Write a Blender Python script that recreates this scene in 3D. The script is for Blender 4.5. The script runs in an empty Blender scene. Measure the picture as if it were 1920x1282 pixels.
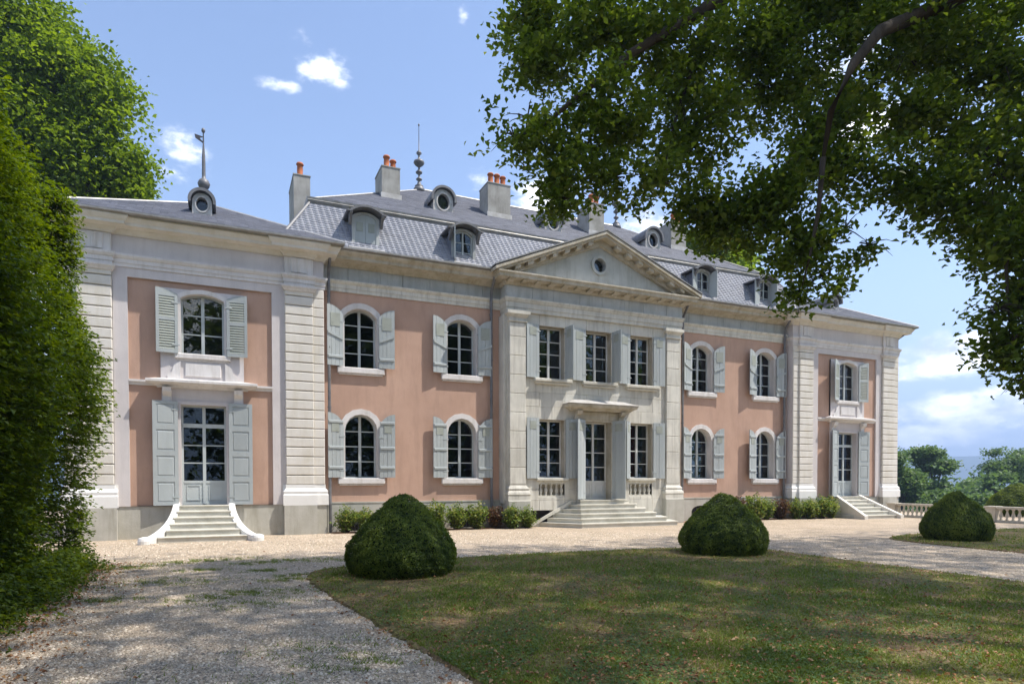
import bpy, math, random
import numpy as np
from mathutils import Vector, Matrix
from mathutils.geometry import tessellate_polygon

random.seed(7)
RNG = np.random.default_rng(11)
scene = bpy.context.scene
COL = scene.collection

# ------------------------------------------------------------------ camera
cam_d = bpy.data.cameras.new('camera')
cam = bpy.data.objects.new('camera', cam_d)
COL.objects.link(cam)
cam.location = (-13.557, -22.592, 1.65)
cam.rotation_euler = (math.pi / 2 - 0.0210, 0.0014, -0.4180)
cam_d.sensor_width = 36.0
cam_d.lens = 1213.76 / 1920 * 36.0
cam_d.shift_y = (931.38 - 641.0) / 1920.0
cam_d.clip_start = 0.1
cam_d.clip_end = 9000
scene.camera = cam

# ------------------------------------------------------------------ sky, sun, exposure
# sunlight travels along (-1.8, 1.0, -3.5)
TOSUN = Vector((1.8, -1.0, 3.5)).normalized()
SUN_EL = math.asin(TOSUN.z)
SUN_AZ = math.atan2(TOSUN.x, TOSUN.y)          # clockwise from +Y
world = bpy.data.worlds.new('World')
scene.world = world
world.use_nodes = True
wn, wl = world.node_tree.nodes, world.node_tree.links
wn.clear()
w_out = wn.new('ShaderNodeOutputWorld')
w_bg = wn.new('ShaderNodeBackground')
w_bg.inputs['Strength'].default_value = 0.15
w_sky = wn.new('ShaderNodeTexSky')
w_sky.sky_type = 'NISHITA'
w_sky.sun_disc = False
w_sky.sun_elevation = SUN_EL
w_sky.sun_rotation = SUN_AZ
w_sky.altitude = 400
w_sky.air_density = 1.0
w_sky.dust_density = 0.3
w_sky.ozone_density = 1.3

def wmath(op, a, b=None, clamp=False):
    n = wn.new('ShaderNodeMath'); n.operation = op; n.use_clamp = clamp
    for i, v in enumerate((a, b)):
        if v is None: continue
        if isinstance(v, (int, float)): n.inputs[i].default_value = v
        else: wl.new(v, n.inputs[i])
    return n.outputs[0]

w_tc = wn.new('ShaderNodeTexCoord')
w_sep = wn.new('ShaderNodeSeparateXYZ')
wl.new(w_tc.outputs['Generated'], w_sep.inputs[0])
dx, dy, dz = w_sep.outputs
AZ = wmath('ARCTAN2', dx, dy)                   # azimuth of the view ray, clockwise from +Y
EL = wmath('ARCSINE', dz)
# ragged edges for the clouds
w_n1 = wn.new('ShaderNodeTexNoise'); w_n1.inputs['Scale'].default_value = 26.0
w_n1.inputs['Detail'].default_value = 9.0; w_n1.inputs['Roughness'].default_value = 0.62
w_map = wn.new('ShaderNodeMapping'); w_map.inputs['Scale'].default_value = (1, 1, 1.9)
wl.new(w_tc.outputs['Generated'], w_map.inputs[0]); wl.new(w_map.outputs[0], w_n1.inputs['Vector'])
w_n2 = wn.new('ShaderNodeTexNoise'); w_n2.inputs['Scale'].default_value = 9.0
w_n2.inputs['Detail'].default_value = 8.0; w_n2.inputs['Roughness'].default_value = 0.6
wl.new(w_map.outputs[0], w_n2.inputs['Vector'])
# (azimuth deg, elevation deg, half width deg, half height deg, density)
CLOUDS = [(8.2, 31.2, 3.0, 1.5, .78), (6.0, 32.6, 1.6, 1.0, .6), (4.2, 29.6, 3.2, .8, .62), (-5.6, 31.5, 1.8, 2.0, .6), (-2.4, 24.8, 2.9, 1.5, .62), (-3.6, 22.8, 2.2, .9, .6), (-.6, 23.4, 1.4, .7, .6), (22.3, 37.3, 1.6, .6, .72),
          (25.5, 33.8, 1.6, 1.3, .75), (14.5, 35.3, 1.4, .5, .6), (19.8, 35.2, .8, 1.3, .55), (21.5, 25.0, 2.6, 1.4, .8),
          (27.0, 23.5, 4.0, 1.9, .95), (35.0, 21.0, 5.0, 2.0, 1.0), (53.0, 25.5, 5.5, 1.6, .95), (51.0, 30.0, 4.0, 3.0, .75), (40.0, 36.0, 4.0, 4.0, .6),
          (58.2, 9.3, 4.0, 1.9, 1.45), (55.8, 8.3, 2.4, 1.0, 1.2), (60.5, 5.2, 8.0, 1.7, 1.35), (56.0, 3.6, 7., 1.3, 1.2), (72.0, 8.0, 8, 3, .9)]
# larger unseen clouds, added round the rest of the sky to brighten the shade
_r = random.Random(4)
for _k in range(34):
    _a = 80 + 265 * (_k + _r.random()) / 34; _e = _r.uniform(9, 66)
    CLOUDS.append(((_a + 180) % 360 - 180, _e, _r.uniform(9, 17), _r.uniform(5, 10), _r.uniform(.95, 1.2)))
total = None
for az, el, ha, he, dens in CLOUDS:
    a = wmath('MULTIPLY', wmath('SUBTRACT', AZ, math.radians(az)), 1 / math.radians(ha))
    e = wmath('MULTIPLY', wmath('SUBTRACT', EL, math.radians(el)), 1 / math.radians(he))
    r2 = wmath('ADD', wmath('MULTIPLY', a, a), wmath('MULTIPLY', e, e))
    m = wmath('MULTIPLY', wmath('SUBTRACT', 1.0, wmath('MULTIPLY', r2, 0.6), True), dens)
    total = m if total is None else wmath('MAXIMUM', total, m)
nz = wmath('ADD', wmath('MULTIPLY', wmath('SUBTRACT', w_n1.outputs['Fac'], 0.5), 1.9),
           wmath('MULTIPLY', wmath('SUBTRACT', w_n2.outputs['Fac'], 0.5), 1.6))
cl = wmath('MULTIPLY', wmath('ADD', wmath('SUBTRACT', total, 0.50), wmath('MULTIPLY', nz, 0.9)), 1.25, True)
cl = wmath('MULTIPLY', cl, wmath('MULTIPLY', total, 2.2, True))
cl = wmath('MULTIPLY', wmath('MULTIPLY', cl, cl), wmath('SUBTRACT', 3.0, wmath('MULTIPLY', cl, 2.0)))
w_n3 = wn.new('ShaderNodeTexNoise'); w_n3.inputs['Scale'].default_value = 48.0; w_n3.inputs['Detail'].default_value = 6.0
wl.new(w_map.outputs[0], w_n3.inputs['Vector'])
cl = wmath('MULTIPLY', cl, wmath('MULTIPLY', wmath('MULTIPLY', total, 1.1, True), wmath('ADD', .3, wmath('MULTIPLY', w_n3.outputs['Fac'], 1.25), True), True))
w_mix = wn.new('ShaderNodeMix'); w_mix.data_type = 'RGBA'
wl.new(cl, w_mix.inputs[0])
w_tint = wn.new('ShaderNodeMix'); w_tint.data_type = 'RGBA'; w_tint.blend_type = 'MULTIPLY'
w_tint.inputs[0].default_value = 1.0
wl.new(w_sky.outputs[0], w_tint.inputs[6]); w_tint.inputs[7].default_value = (.72, .66, .64, 1)
# a thin pale veil low in the sky
w_veil = wn.new('ShaderNodeMix'); w_veil.data_type = 'RGBA'
wl.new(wmath('MULTIPLY', wmath('MULTIPLY', wmath('SUBTRACT', 0.34, dz), 3.0, True), 0.8), w_veil.inputs[0])
wl.new(w_tint.outputs[2], w_veil.inputs[6]); w_veil.inputs[7].default_value = (1.75, 2.1, 2.6, 1)
wl.new(w_veil.outputs[2], w_mix.inputs[6])
w_cc = wn.new('ShaderNodeValToRGB')
w_cc.color_ramp.elements[0].position = .36; w_cc.color_ramp.elements[1].position = .6
w_cc.color_ramp.elements[0].color = (2.6, 2.65, 2.8, 1); w_cc.color_ramp.elements[1].color = (9.5, 9.2, 8.8, 1)
wl.new(w_n2.outputs['Fac'], w_cc.inputs[0]); wl.new(w_cc.outputs[0], w_mix.inputs[7])
wl.new(w_mix.outputs[2], w_bg.inputs['Color'])
wl.new(w_bg.outputs[0], w_out.inputs['Surface'])

sun_d = bpy.data.lights.new('sun', 'SUN')
sun_d.energy = 2.6
sun_d.angle = math.radians(0.55)
sun_d.color = (1.0, 0.94, 0.86)
sun = bpy.data.objects.new('sun', sun_d)
COL.objects.link(sun)
sun.location = (30, -20, 60)
sun.rotation_euler = TOSUN.to_track_quat('Z', 'Y').to_euler()

scene.view_settings.view_transform = 'Standard'
scene.view_settings.look = 'None'
scene.view_settings.exposure = 1.45
scene.view_settings.gamma = 1.0
scene.view_settings.use_curve_mapping = False
scene.cycles.use_denoising = True
scene.cycles.max_bounces = 8
scene.cycles.diffuse_bounces = 4
scene.cycles.transparent_max_bounces = 16
scene.cycles.volume_bounces = 0
scene.cycles.caustics_reflective = False
scene.cycles.caustics_refractive = False
scene.cycles.sample_clamp_indirect = 6.0

# ------------------------------------------------------------------ materials
def new_mat(name):
    m = bpy.data.materials.new(name); m.use_nodes = True
    n, l = m.node_tree.nodes, m.node_tree.links
    return m, n, l, n['Principled BSDF']

def c4(c): return (c[0], c[1], c[2], 1.0)

def surf(name, col, col2=None, scale=1.5, detail=5, rough=0.85, bump=0.15, bump_scale=40, stretch=(1, 1, 1), spec=0.3,
         stain=None, stain_scale=(2.2, 2.2, .28), stain_amt=.5, metallic=0.0, contrast=(0.35, 0.65), bump_dist=0.01, var=0.0):
    """procedural coat: two tones by noise, optional run-down stains, fine relief, small tone change piece by piece"""
    m, n, l, b = new_mat(name)
    tc = n.new('ShaderNodeTexCoord')
    mp = n.new('ShaderNodeMapping'); mp.inputs['Scale'].default_value = stretch
    l.new(tc.outputs['Object'], mp.inputs[0])
    nz = n.new('ShaderNodeTexNoise'); nz.inputs['Scale'].default_value = scale; nz.inputs['Detail'].default_value = detail
    nz.inputs['Roughness'].default_value = .62
    l.new(mp.outputs[0], nz.inputs['Vector'])
    rp = n.new('ShaderNodeValToRGB')
    rp.color_ramp.elements[0].position = contrast[0]; rp.color_ramp.elements[1].position = contrast[1]
    rp.color_ramp.elements[0].color = c4(col); rp.color_ramp.elements[1].color = c4(col2 or tuple(x * .86 for x in col))
    l.new(nz.outputs['Fac'], rp.inputs[0])
    out = rp.outputs[0]
    if stain:
        mp2 = n.new('ShaderNodeMapping'); mp2.inputs['Scale'].default_value = stain_scale
        l.new(tc.outputs['Object'], mp2.inputs[0])
        n2 = n.new('ShaderNodeTexNoise'); n2.inputs['Scale'].default_value = 1.6; n2.inputs['Detail'].default_value = 7; n2.inputs['Roughness'].default_value = .7
        l.new(mp2.outputs[0], n2.inputs['Vector'])
        r2 = n.new('ShaderNodeValToRGB'); r2.color_ramp.elements[0].position = .47; r2.color_ramp.elements[1].position = .78
        r2.color_ramp.elements[1].color = (stain_amt,) * 3 + (1,)
        l.new(n2.outputs['Fac'], r2.inputs[0])
        mx = n.new('ShaderNodeMix'); mx.data_type = 'RGBA'
        l.new(r2.outputs[0], mx.inputs[0]); l.new(out, mx.inputs[6]); mx.inputs[7].default_value = c4(stain)
        out = mx.outputs[2]
    if var:
        oi = n.new('ShaderNodeObjectInfo')
        hs = n.new('ShaderNodeHueSaturation')
        mr = n.new('ShaderNodeMapRange'); mr.inputs[3].default_value = 1 - var; mr.inputs[4].default_value = 1 + var
        l.new(oi.outputs['Random'], mr.inputs[0]); l.new(mr.outputs[0], hs.inputs['Value']); l.new(out, hs.inputs['Color'])
        out = hs.outputs[0]
    l.new(out, b.inputs['Base Color'])
    b.inputs['Roughness'].default_value = rough
    b.inputs['Specular IOR Level'].default_value = spec
    b.inputs['Metallic'].default_value = metallic
    if bump:
        n3 = n.new('ShaderNodeTexNoise'); n3.inputs['Scale'].default_value = bump_scale; n3.inputs['Detail'].default_value = 4
        l.new(mp.outputs[0], n3.inputs['Vector'])
        bp = n.new('ShaderNodeBump'); bp.inputs['Strength'].default_value = bump; bp.inputs['Distance'].default_value = bump_dist
        l.new(n3.outputs['Fac'], bp.inputs['Height']); l.new(bp.outputs[0], b.inputs['Normal'])
    return m

def leaf_mat(name, cols, trans=0.35, rough=0.5):
    """leaves: tone by a per-leaf random number stored on the mesh, some light passing through"""
    m, n, l, b = new_mat(name)
    at = n.new('ShaderNodeAttribute'); at.attribute_name = 'tone'
    rp = n.new('ShaderNodeValToRGB')
    els = rp.color_ramp.elements
    while len(els) < len(cols): els.new(0.5)
    for i, c in enumerate(cols):
        els[i].position = i / (len(cols) - 1); els[i].color = c4(c)
    l.new(at.outputs['Fac'], rp.inputs[0]); l.new(rp.outputs[0], b.inputs['Base Color'])
    b.inputs['Roughness'].default_value = rough
    b.inputs['Specular IOR Level'].default_value = 0.35
    tr = n.new('ShaderNodeBsdfTranslucent')
    hs = n.new('ShaderNodeHueSaturation'); hs.inputs['Value'].default_value = 1.5; hs.inputs['Hue'].default_value = .485; hs.inputs['Saturation'].default_value = 1.1
    l.new(rp.outputs[0], hs.inputs['Color']); l.new(hs.outputs[0], tr.inputs['Color'])
    mx = n.new('ShaderNodeMixShader'); mx.inputs[0].default_value = trans
    l.new(b.outputs[0], mx.inputs[1]); l.new(tr.outputs[0], mx.inputs[2])
    l.new(mx.outputs[0], n['Material Output'].inputs['Surface'])
    return m

M = {}
M['pink'] = surf('pink_plaster', (.565, .375, .285), (.45, .29, .215), scale=.55, detail=9, stain=(.36, .235, .18), stain_amt=.62, stain_scale=(2.1, 2.1, .38), contrast=(.3, .72), bump=.3, bump_scale=28)
M['lilac'] = surf('pale_plaster', (.66, .615, .60), (.57, .53, .52), scale=.8, stain=(.5, .46, .45), stain_amt=.6, bump=.25, bump_scale=30, stain_scale=(3, 3, .3))
M['trim'] = surf('white_painted_trim', (.74, .71, .69), (.64, .61, .59), scale=1.2, stain=(.42, .385, .33), stain_amt=.65, stain_scale=(3, 3, .35), bump=.25)
M['stone'] = surf('grey_limestone', (.68, .655, .58), (.56, .54, .475), scale=1.3, stain=(.27, .25, .21), stain_amt=.75, stain_scale=(3, 3, .3), bump=.35, bump_scale=22, var=.07)
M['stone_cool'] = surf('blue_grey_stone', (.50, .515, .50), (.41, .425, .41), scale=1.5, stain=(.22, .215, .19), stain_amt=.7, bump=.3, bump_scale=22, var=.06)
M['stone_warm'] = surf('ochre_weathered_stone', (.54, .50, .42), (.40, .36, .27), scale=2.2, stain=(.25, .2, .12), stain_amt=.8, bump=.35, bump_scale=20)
M['plinth'] = surf('plinth_stone', (.50, .485, .43), (.4, .385, .33), scale=1.2, stain=(.27, .25, .19), stain_amt=.8, bump=.4, bump_scale=16)
M['cream'] = surf('cream_render', (.73, .695, .635), (.65, .615, .55), scale=1.4, stain=(.5, .45, .32), stain_amt=.5, bump=.2)
M['step'] = surf('step_stone', (.62, .60, .53), (.52, .5, .43), scale=2, stain=(.36, .34, .27), stain_amt=.7, bump=.3, stain_scale=(1.5, 1.5, 1.5), var=.06)
M['paint_white'] = surf('white_paint', (.80, .79, .76), (.74, .73, .70), scale=1.5, bump=.08)
M['shutter'] = surf('grey_green_paint', (.42, .455, .455), (.365, .40, .40), scale=2.4, rough=.6, bump=.12, stretch=(1, 1, .3), stain=(.36, .38, .36), stain_amt=.5, var=.06)
M['louver'] = surf('aged_slat_paint', (.36, .385, .34), (.29, .31, .27), scale=3, rough=.65, bump=.1)
M['frame'] = surf('window_frame_paint', (.50, .545, .545), (.45, .49, .49), scale=2, rough=.55, bump=.05)
M['frame_white'] = surf('white_frame_paint', (.68, .69, .67), (.62, .63, .61), scale=2, rough=.55, bump=.05)
M['zinc'] = surf('zinc', (.31, .305, .295), (.22, .215, .20), scale=4, rough=.45, spec=.5, metallic=.35, bump=.1, stain=(.2, .17, .13), stain_amt=.5)
M['zinc_light'] = surf('pale_lead', (.55, .54, .52), (.42, .40, .37), scale=4, rough=.5, metallic=.2, bump=.1)
M['zinc_dark'] = surf('weathered_dark_zinc', (.20, .20, .205), (.13, .13, .135), scale=4, rough=.5, spec=.4, metallic=.2, bump=.1)
M['dormer_slate'] = surf('dormer_slate', (.20, .21, .25), (.13, .14, .17), scale=6, rough=.5, bump=.2)
M['chimney'] = surf('chimney_render', (.43, .42, .39), (.29, .28, .25), scale=1.4, stain=(.2, .19, .165), stain_amt=.9, stain_scale=(2.6, 2.6, .4), bump=.3)
M['terracotta'] = surf('terracotta', (.50, .165, .07), (.34, .115, .05), scale=7, bump=.1)
M['dark_metal'] = surf('dark_metal', (.055, .058, .065), (.04, .04, .045), scale=6, rough=.5, spec=.5, bump=0)
M['curtain_red'] = surf('red_curtain', (.25, .02, .02), bump=0)
M['curtain_pale'] = surf('pale_blind', (.42, .42, .5), bump=0)
M['bark'] = surf('bark', (.07, .055, .04), (.035, .028, .02), scale=5, stretch=(1, 1, .25), bump=.8, bump_scale=14, bump_dist=.03)
M['soil'] = surf('soil', (.30, .17, .105), (.2, .12, .075), scale=9, bump=.6, bump_scale=30)
M['room'] = surf('unlit_room_dark', (.045, .04, .038), bump=0)  # darkness of the unlit interiors is put into the colour
M['balustrade'] = surf('pale_balustrade_stone', (.64, .59, .50), (.52, .47, .38), scale=3, stain=(.4, .34, .24), stain_amt=.6, bump=.2)

def slate_mat(name, base, dark, sc):
    m, n, l, b = new_mat(name)
    at = n.new('ShaderNodeAttribute'); at.attribute_name = 'tone'
    tc = n.new('ShaderNodeTexCoord')
    nz = n.new('ShaderNodeTexNoise'); nz.inputs['Scale'].default_value = .8; nz.inputs['Detail'].default_value = 6
    l.new(tc.outputs['Object'], nz.inputs['Vector'])
    ad = n.new('ShaderNodeMath'); ad.operation = 'MULTIPLY_ADD'; ad.inputs[1].default_value = .6; 
    l.new(at.outputs['Fac'], ad.inputs[0]); 
    sb = n.new('ShaderNodeMath'); sb.operation = 'MULTIPLY_ADD'; sb.inputs[1].default_value = .9; sb.inputs[2].default_value = -.25
    l.new(nz.outputs['Fac'], sb.inputs[0]); l.new(sb.outputs[0], ad.inputs[2])
    rp = n.new('ShaderNodeValToRGB'); rp.color_ramp.elements[0].color = c4(dark); rp.color_ramp.elements[1].color = c4(base)
    l.new(ad.outputs[0], rp.inputs[0]); l.new(rp.outputs[0], b.inputs['Base Color'])
    b.inputs['Roughness'].default_value = .6; b.inputs['Specular IOR Level'].default_value = .3
    return m
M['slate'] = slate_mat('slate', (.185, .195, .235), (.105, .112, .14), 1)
M['slate_sunlit'] = slate_mat('sunlit_steep_slate', (.37, .38, .42), (.25, .26, .30), 1)  # slate paled in its colour to carry the sun on the steep slope

def glass_mat():
    m, n, l, b = new_mat('window_glass')
    n.remove(b)
    tr = n.new('ShaderNodeBsdfTransparent'); tr.inputs[0].default_value = (.62, .66, .64, 1)
    gl = n.new('ShaderNodeBsdfGlossy'); gl.inputs['Roughness'].default_value = .015
    gl.inputs['Color'].default_value = (.9, .93, .95, 1)
    tc = n.new('ShaderNodeTexCoord')
    nz = n.new('ShaderNodeTexNoise'); nz.inputs['Scale'].default_value = 2.2; nz.inputs['Detail'].default_value = 1
    l.new(tc.outputs['Object'], nz.inputs['Vector'])
    bp = n.new('ShaderNodeBump'); bp.inputs['Strength'].default_value = .12; bp.inputs['Distance'].default_value = .01
    l.new(nz.outputs['Fac'], bp.inputs['Height']); l.new(bp.outputs[0], gl.inputs['Normal'])
    fr = n.new('ShaderNodeFresnel'); fr.inputs['IOR'].default_value = 1.55
    mx = n.new('ShaderNodeMixShader')
    l.new(fr.outputs[0], mx.inputs[0]); l.new(tr.outputs[0], mx.inputs[1]); l.new(gl.outputs[0], mx.inputs[2])
    l.new(mx.outputs[0], n['Material Output'].inputs['Surface'])
    return m
M['glass'] = glass_mat()

def ground_mat(name, cols, scales, bump, bscale, rough=.95, bdist=.02):
    """cols = (main, second, fleck); scales = (patch, speck)"""
    m, n, l, b = new_mat(name)
    tc = n.new('ShaderNodeTexCoord')
    n1 = n.new('ShaderNodeTexNoise'); n1.inputs['Scale'].default_value = scales[0]; n1.inputs['Detail'].default_value = 8; n1.inputs['Roughness'].default_value = .65
    n2 = n.new('ShaderNodeTexVoronoi'); n2.inputs['Scale'].default_value = scales[1]
    n3 = n.new('ShaderNodeTexNoise'); n3.inputs['Scale'].default_value = bscale; n3.inputs['Detail'].default_value = 6
    for k in (n1, n2, n3): l.new(tc.outputs['Object'], k.inputs['Vector'])
    r1 = n.new('ShaderNodeValToRGB'); r1.color_ramp.elements[0].position = .38; r1.color_ramp.elements[1].position = .62
    r1.color_ramp.elements[0].color = c4(cols[0]); r1.color_ramp.elements[1].color = c4(cols[1])
    l.new(n1.outputs['Fac'], r1.inputs[0])
    hs = n.new('ShaderNodeHueSaturation')
    sep = n.new('ShaderNodeSeparateColor'); l.new(n2.outputs['Color'], sep.inputs[0])
    mr = n.new('ShaderNodeMapRange'); mr.inputs[3].default_value = .55; mr.inputs[4].default_value = 1.4
    l.new(sep.outputs[0], mr.inputs[0]); l.new(mr.outputs[0], hs.inputs['Value']); l.new(r1.outputs[0], hs.inputs['Color'])
    r3 = n.new('ShaderNodeValToRGB'); r3.color_ramp.elements[0].position = .55; r3.color_ramp.elements[1].position = .72
    n4 = n.new('ShaderNodeTexNoise'); n4.inputs['Scale'].default_value = scales[0] * 2.3; n4.inputs['Detail'].default_value = 9; n4.inputs['Roughness'].default_value = .75
    l.new(tc.outputs['Object'], n4.inputs['Vector']); l.new(n4.outputs['Fac'], r3.inputs[0])
    mx = n.new('ShaderNodeMix'); mx.data_type = 'RGBA'
    l.new(r3.outputs[0], mx.inputs[0]); l.new(hs.outputs[0], mx.inputs[6]); mx.inputs[7].default_value = c4(cols[2])
    l.new(mx.outputs[2], b.inputs['Base Color'])
    b.inputs['Roughness'].default_value = rough; b.inputs['Specular IOR Level'].default_value = .15
    bp = n.new('ShaderNodeBump'); bp.inputs['Strength'].default_value = bump; bp.inputs['Distance'].default_value = bdist
    ma = n.new('ShaderNodeMath'); ma.operation = 'ADD'
    l.new(n3.outputs['Fac'], ma.inputs[0]); l.new(n2.outputs['Distance'], ma.inputs[1])
    l.new(ma.outputs[0], bp.inputs['Height']); l.new(bp.outputs[0], b.inputs['Normal'])
    return m
M['gravel'] = ground_mat('gravel_ground', ((.55, .445, .335), (.46, .37, .27), (.37, .31, .21)), (.55, 55), .9, 60)
M['pebble'] = surf('pebbles', (.47, .42, .36), (.3, .27, .23), scale=30, bump=0)
M['lawn'] = ground_mat('lawn_ground', ((.16, .15, .05), (.23, .155, .085), (.27, .175, .13)), (.8, 26), .8, 45)
M['far_land'] = ground_mat('far_land', ((.06, .09, .035), (.10, .12, .05), (.12, .13, .06)), (.004, .02), 0, 1)
M['hills'] = surf('wooded_hills', (.04, .065, .035), (.06, .085, .045), scale=.01, bump=0)

M['lime_leaf'] = leaf_mat('lime_leaf', [(.045, .08, .012), (.085, .14, .018), (.135, .20, .028), (.22, .26, .05)], .55)
M['plane_leaf'] = leaf_mat('plane_leaf', [(.08, .14, .016), (.14, .22, .025), (.20, .29, .035)], .5)
M['hedge_leaf'] = leaf_mat('hornbeam_leaf', [(.04, .075, .010), (.085, .14, .014), (.17, .225, .022)], .45)
M['yew'] = leaf_mat('clipped_evergreen_leaf', [(.05, .085, .012), (.11, .165, .02), (.22, .28, .04)], .3)
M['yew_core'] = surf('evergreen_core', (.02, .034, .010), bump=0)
M['far_leaf'] = leaf_mat('far_tree_leaf', [(.07, .12, .04), (.10, .17, .05), (.15, .23, .06)], .4)
M['shrub_leaf'] = leaf_mat('shrub_leaf', [(.06, .11, .02), (.11, .18, .03), (.20, .26, .05), (.38, .33, .12)], .4)
M['russet_leaf'] = leaf_mat('russet_leaf', [(.10, .05, .035), (.14, .08, .04), (.10, .10, .04)], .3)
M['grass'] = leaf_mat('grass_blade', [(.11, .17, .022), (.18, .25, .035), (.28, .30, .06), (.44, .35, .14)], .3)
M['clover'] = leaf_mat('clover_leaf', [(.07, .13, .03), (.12, .20, .045)], .25)
M['dead_leaf'] = leaf_mat('dead_leaf', [(.22, .09, .035), (.38, .19, .075), (.5, .33, .16)], .15)

# ------------------------------------------------------------------ mesh helpers
class MB:
    """collects shapes and links them as ONE mesh object"""
    def __init__(s): s.v, s.f = [], []
    def add(s, vs, fs):
        o = len(s.v); s.v.extend(vs); s.f.extend([tuple(i + o for i in f) for f in fs]); return s
    def box(s, x0, x1, y0, y1, z0, z1):
        vs = [(x0, y0, z0), (x1, y0, z0), (x1, y1, z0), (x0, y1, z0), (x0, y0, z1), (x1, y0, z1), (x1, y1, z1), (x0, y1, z1)]
        return s.add(vs, [(0, 3, 2, 1), (4, 5, 6, 7), (0, 1, 5, 4), (1, 2, 6, 5), (2, 3, 7, 6), (3, 0, 4, 7)])
    def bbox(s, x0, x1, y0, y1, z0, z1, b=.012):
        """box whose front (-Y) edges are bevelled"""
        b = min(b, (x1 - x0) / 3, (z1 - z0) / 3)
        vs = [(x0, y1, z0), (x1, y1, z0), (x1, y1, z1), (x0, y1, z1), (x0, y0 + b, z0), (x1, y0 + b, z0), (x1, y0 + b, z1), (x0, y0 + b, z1),
              (x0 + b, y0, z0 + b), (x1 - b, y0, z0 + b), (x1 - b, y0, z1 - b), (x0 + b, y0, z1 - b)]
        fs = [(0, 3, 2, 1), (0, 1, 5, 4), (1, 2, 6, 5), (2, 3, 7, 6), (3, 0, 4, 7), (4, 5, 9, 8), (5, 6, 10, 9), (6, 7, 11, 10), (7, 4, 8, 11), (8, 9, 10, 11)]
        return s.add(vs, fs)
    def prism_y(s, poly, y0, y1):
        """polygon of (x,z), extruded y0 (front) to y1"""
        n = len(poly)
        vs = [(x, y0, z) for x, z in poly] + [(x, y1, z) for x, z in poly]
        fs = [(i, (i + 1) % n, (i + 1) % n + n, i + n) for i in range(n)]
        tri = tessellate_polygon([[Vector((x, z, 0)) for x, z in poly]])
        for t in tri:
            fs.append(tuple(t)); fs.append(tuple(i + n for i in reversed(t)))
        return s.add(vs, fs)
    def prism_x(s, poly, x0, x1):
        """polygon of (y,z) extruded along x"""
        n = len(poly)
        vs = [(x0, y, z) for y, z in poly] + [(x1, y, z) for y, z in poly]
        fs = [(i, (i + 1) % n, (i + 1) % n + n, i + n) for i in range(n)]
        for t in tessellate_polygon([[Vector((y, z, 0)) for y, z in poly]]):
            fs.append(tuple(t)); fs.append(tuple(i + n for i in reversed(t)))
        return s.add(vs, fs)
    def prism_z(s, poly, z0, z1):
        n = len(poly)
        vs = [(x, y, z0) for x, y in poly] + [(x, y, z1) for x, y in poly]
        fs = [(i, (i + 1) % n, (i + 1) % n + n, i + n) for i in range(n)]
        for t in tessellate_polygon([[Vector((x, y, 0)) for x, y in poly]]):
            fs.append(tuple(t)); fs.append(tuple(i + n for i in reversed(t)))
        return s.add(vs, fs)
    def plate(s, outer, holes, y):
        """flat (x,z) polygon with holes at depth y"""
        loops = [outer] + holes
        flat = [p for lp in loops for p in lp]
        tri = tessellate_polygon([[Vector((x, z, 0)) for x, z in lp] for lp in loops])
        return s.add([(x, y, z) for x, z in flat], [tuple(t) for t in tri])
    def ring(s, inner, outer, y0, y1, front=True, inner_side=True, outer_side=True):
        n = len(inner)
        vs = [(x, y0, z) for x, z in inner] + [(x, y0, z) for x, z in outer] + [(x, y1, z) for x, z in inner] + [(x, y1, z) for x, z in outer]
        fs = []
        for i in range(n):
            j = (i + 1) % n
            if front: fs.append((i, j, j + n, i + n))
            if inner_side: fs.append((i, i + 2 * n, j + 2 * n, j))
            if outer_side: fs.append((i + n, j + n, j + 3 * n, i + 3 * n))
        return s.add(vs, fs)
    def lathe(s, prof, cx, cy, seg=16, cz=0):
        vs, fs = [], []
        for r, z in prof:
            for k in range(seg):
                a = 2 * math.pi * k / seg
                vs.append((cx + r * math.cos(a), cy + r * math.sin(a), cz + z))
        for i in range(len(prof) - 1):
            for k in range(seg):
                k2 = (k + 1) % seg
                fs.append((i * seg + k, i * seg + k2, (i + 1) * seg + k2, (i + 1) * seg + k))
        fs.append(tuple(range(seg))[::-1]); fs.append(tuple((len(prof) - 1) * seg + k for k in range(seg)))
        return s.add(vs, fs)
    def tube(s, pts, rads, seg=8):
        if isinstance(rads, (int, float)): rads = [rads] * len(pts)
        P = [Vector(p) for p in pts]; vs, fs = [], []
        up = Vector((0, 0, 1))
        for i, p in enumerate(P):
            t = (P[min(i + 1, len(P) - 1)] - P[max(i - 1, 0)]).normalized()
            a = t.cross(up if abs(t.z) < .9 else Vector((1, 0, 0))).normalized(); b = t.cross(a)
            for k in range(seg):
                w = 2 * math.pi * k / seg
                q = p + (a * math.cos(w) + b * math.sin(w)) * rads[i]
                vs.append(tuple(q))
        for i in range(len(P) - 1):
            for k in range(seg):
                k2 = (k + 1) % seg
                fs.append((i * seg + k, (i + 1) * seg + k, (i + 1) * seg + k2, i * seg + k2))
        fs.append(tuple(range(seg))); fs.append(tuple((len(P) - 1) * seg + k for k in reversed(range(seg))))
        return s.add(vs, fs)
    def sweep(s, prof, path):
        """closed profile of (outward, z) run along an XY path with mitred corners; outward is to the right of travel"""
        P = [Vector(p) for p in path]; n = len(prof); vs, fs = [], []
        nrm = []
        for i in range(len(P) - 1):
            d = (P[i + 1] - P[i]).normalized(); nrm.append(Vector((d.y, -d.x)))
        for i, p in enumerate(P):
            if i == 0: m = nrm[0]
            elif i == len(P) - 1: m = nrm[-1]
            else:
                m = nrm[i - 1] + nrm[i]
                m = m / max(m.dot(nrm[i]), 1e-6) if m.length > 1e-6 else nrm[i]
            for o, z in prof:
                q = p + m * o; vs.append((q.x, q.y, z))
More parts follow.
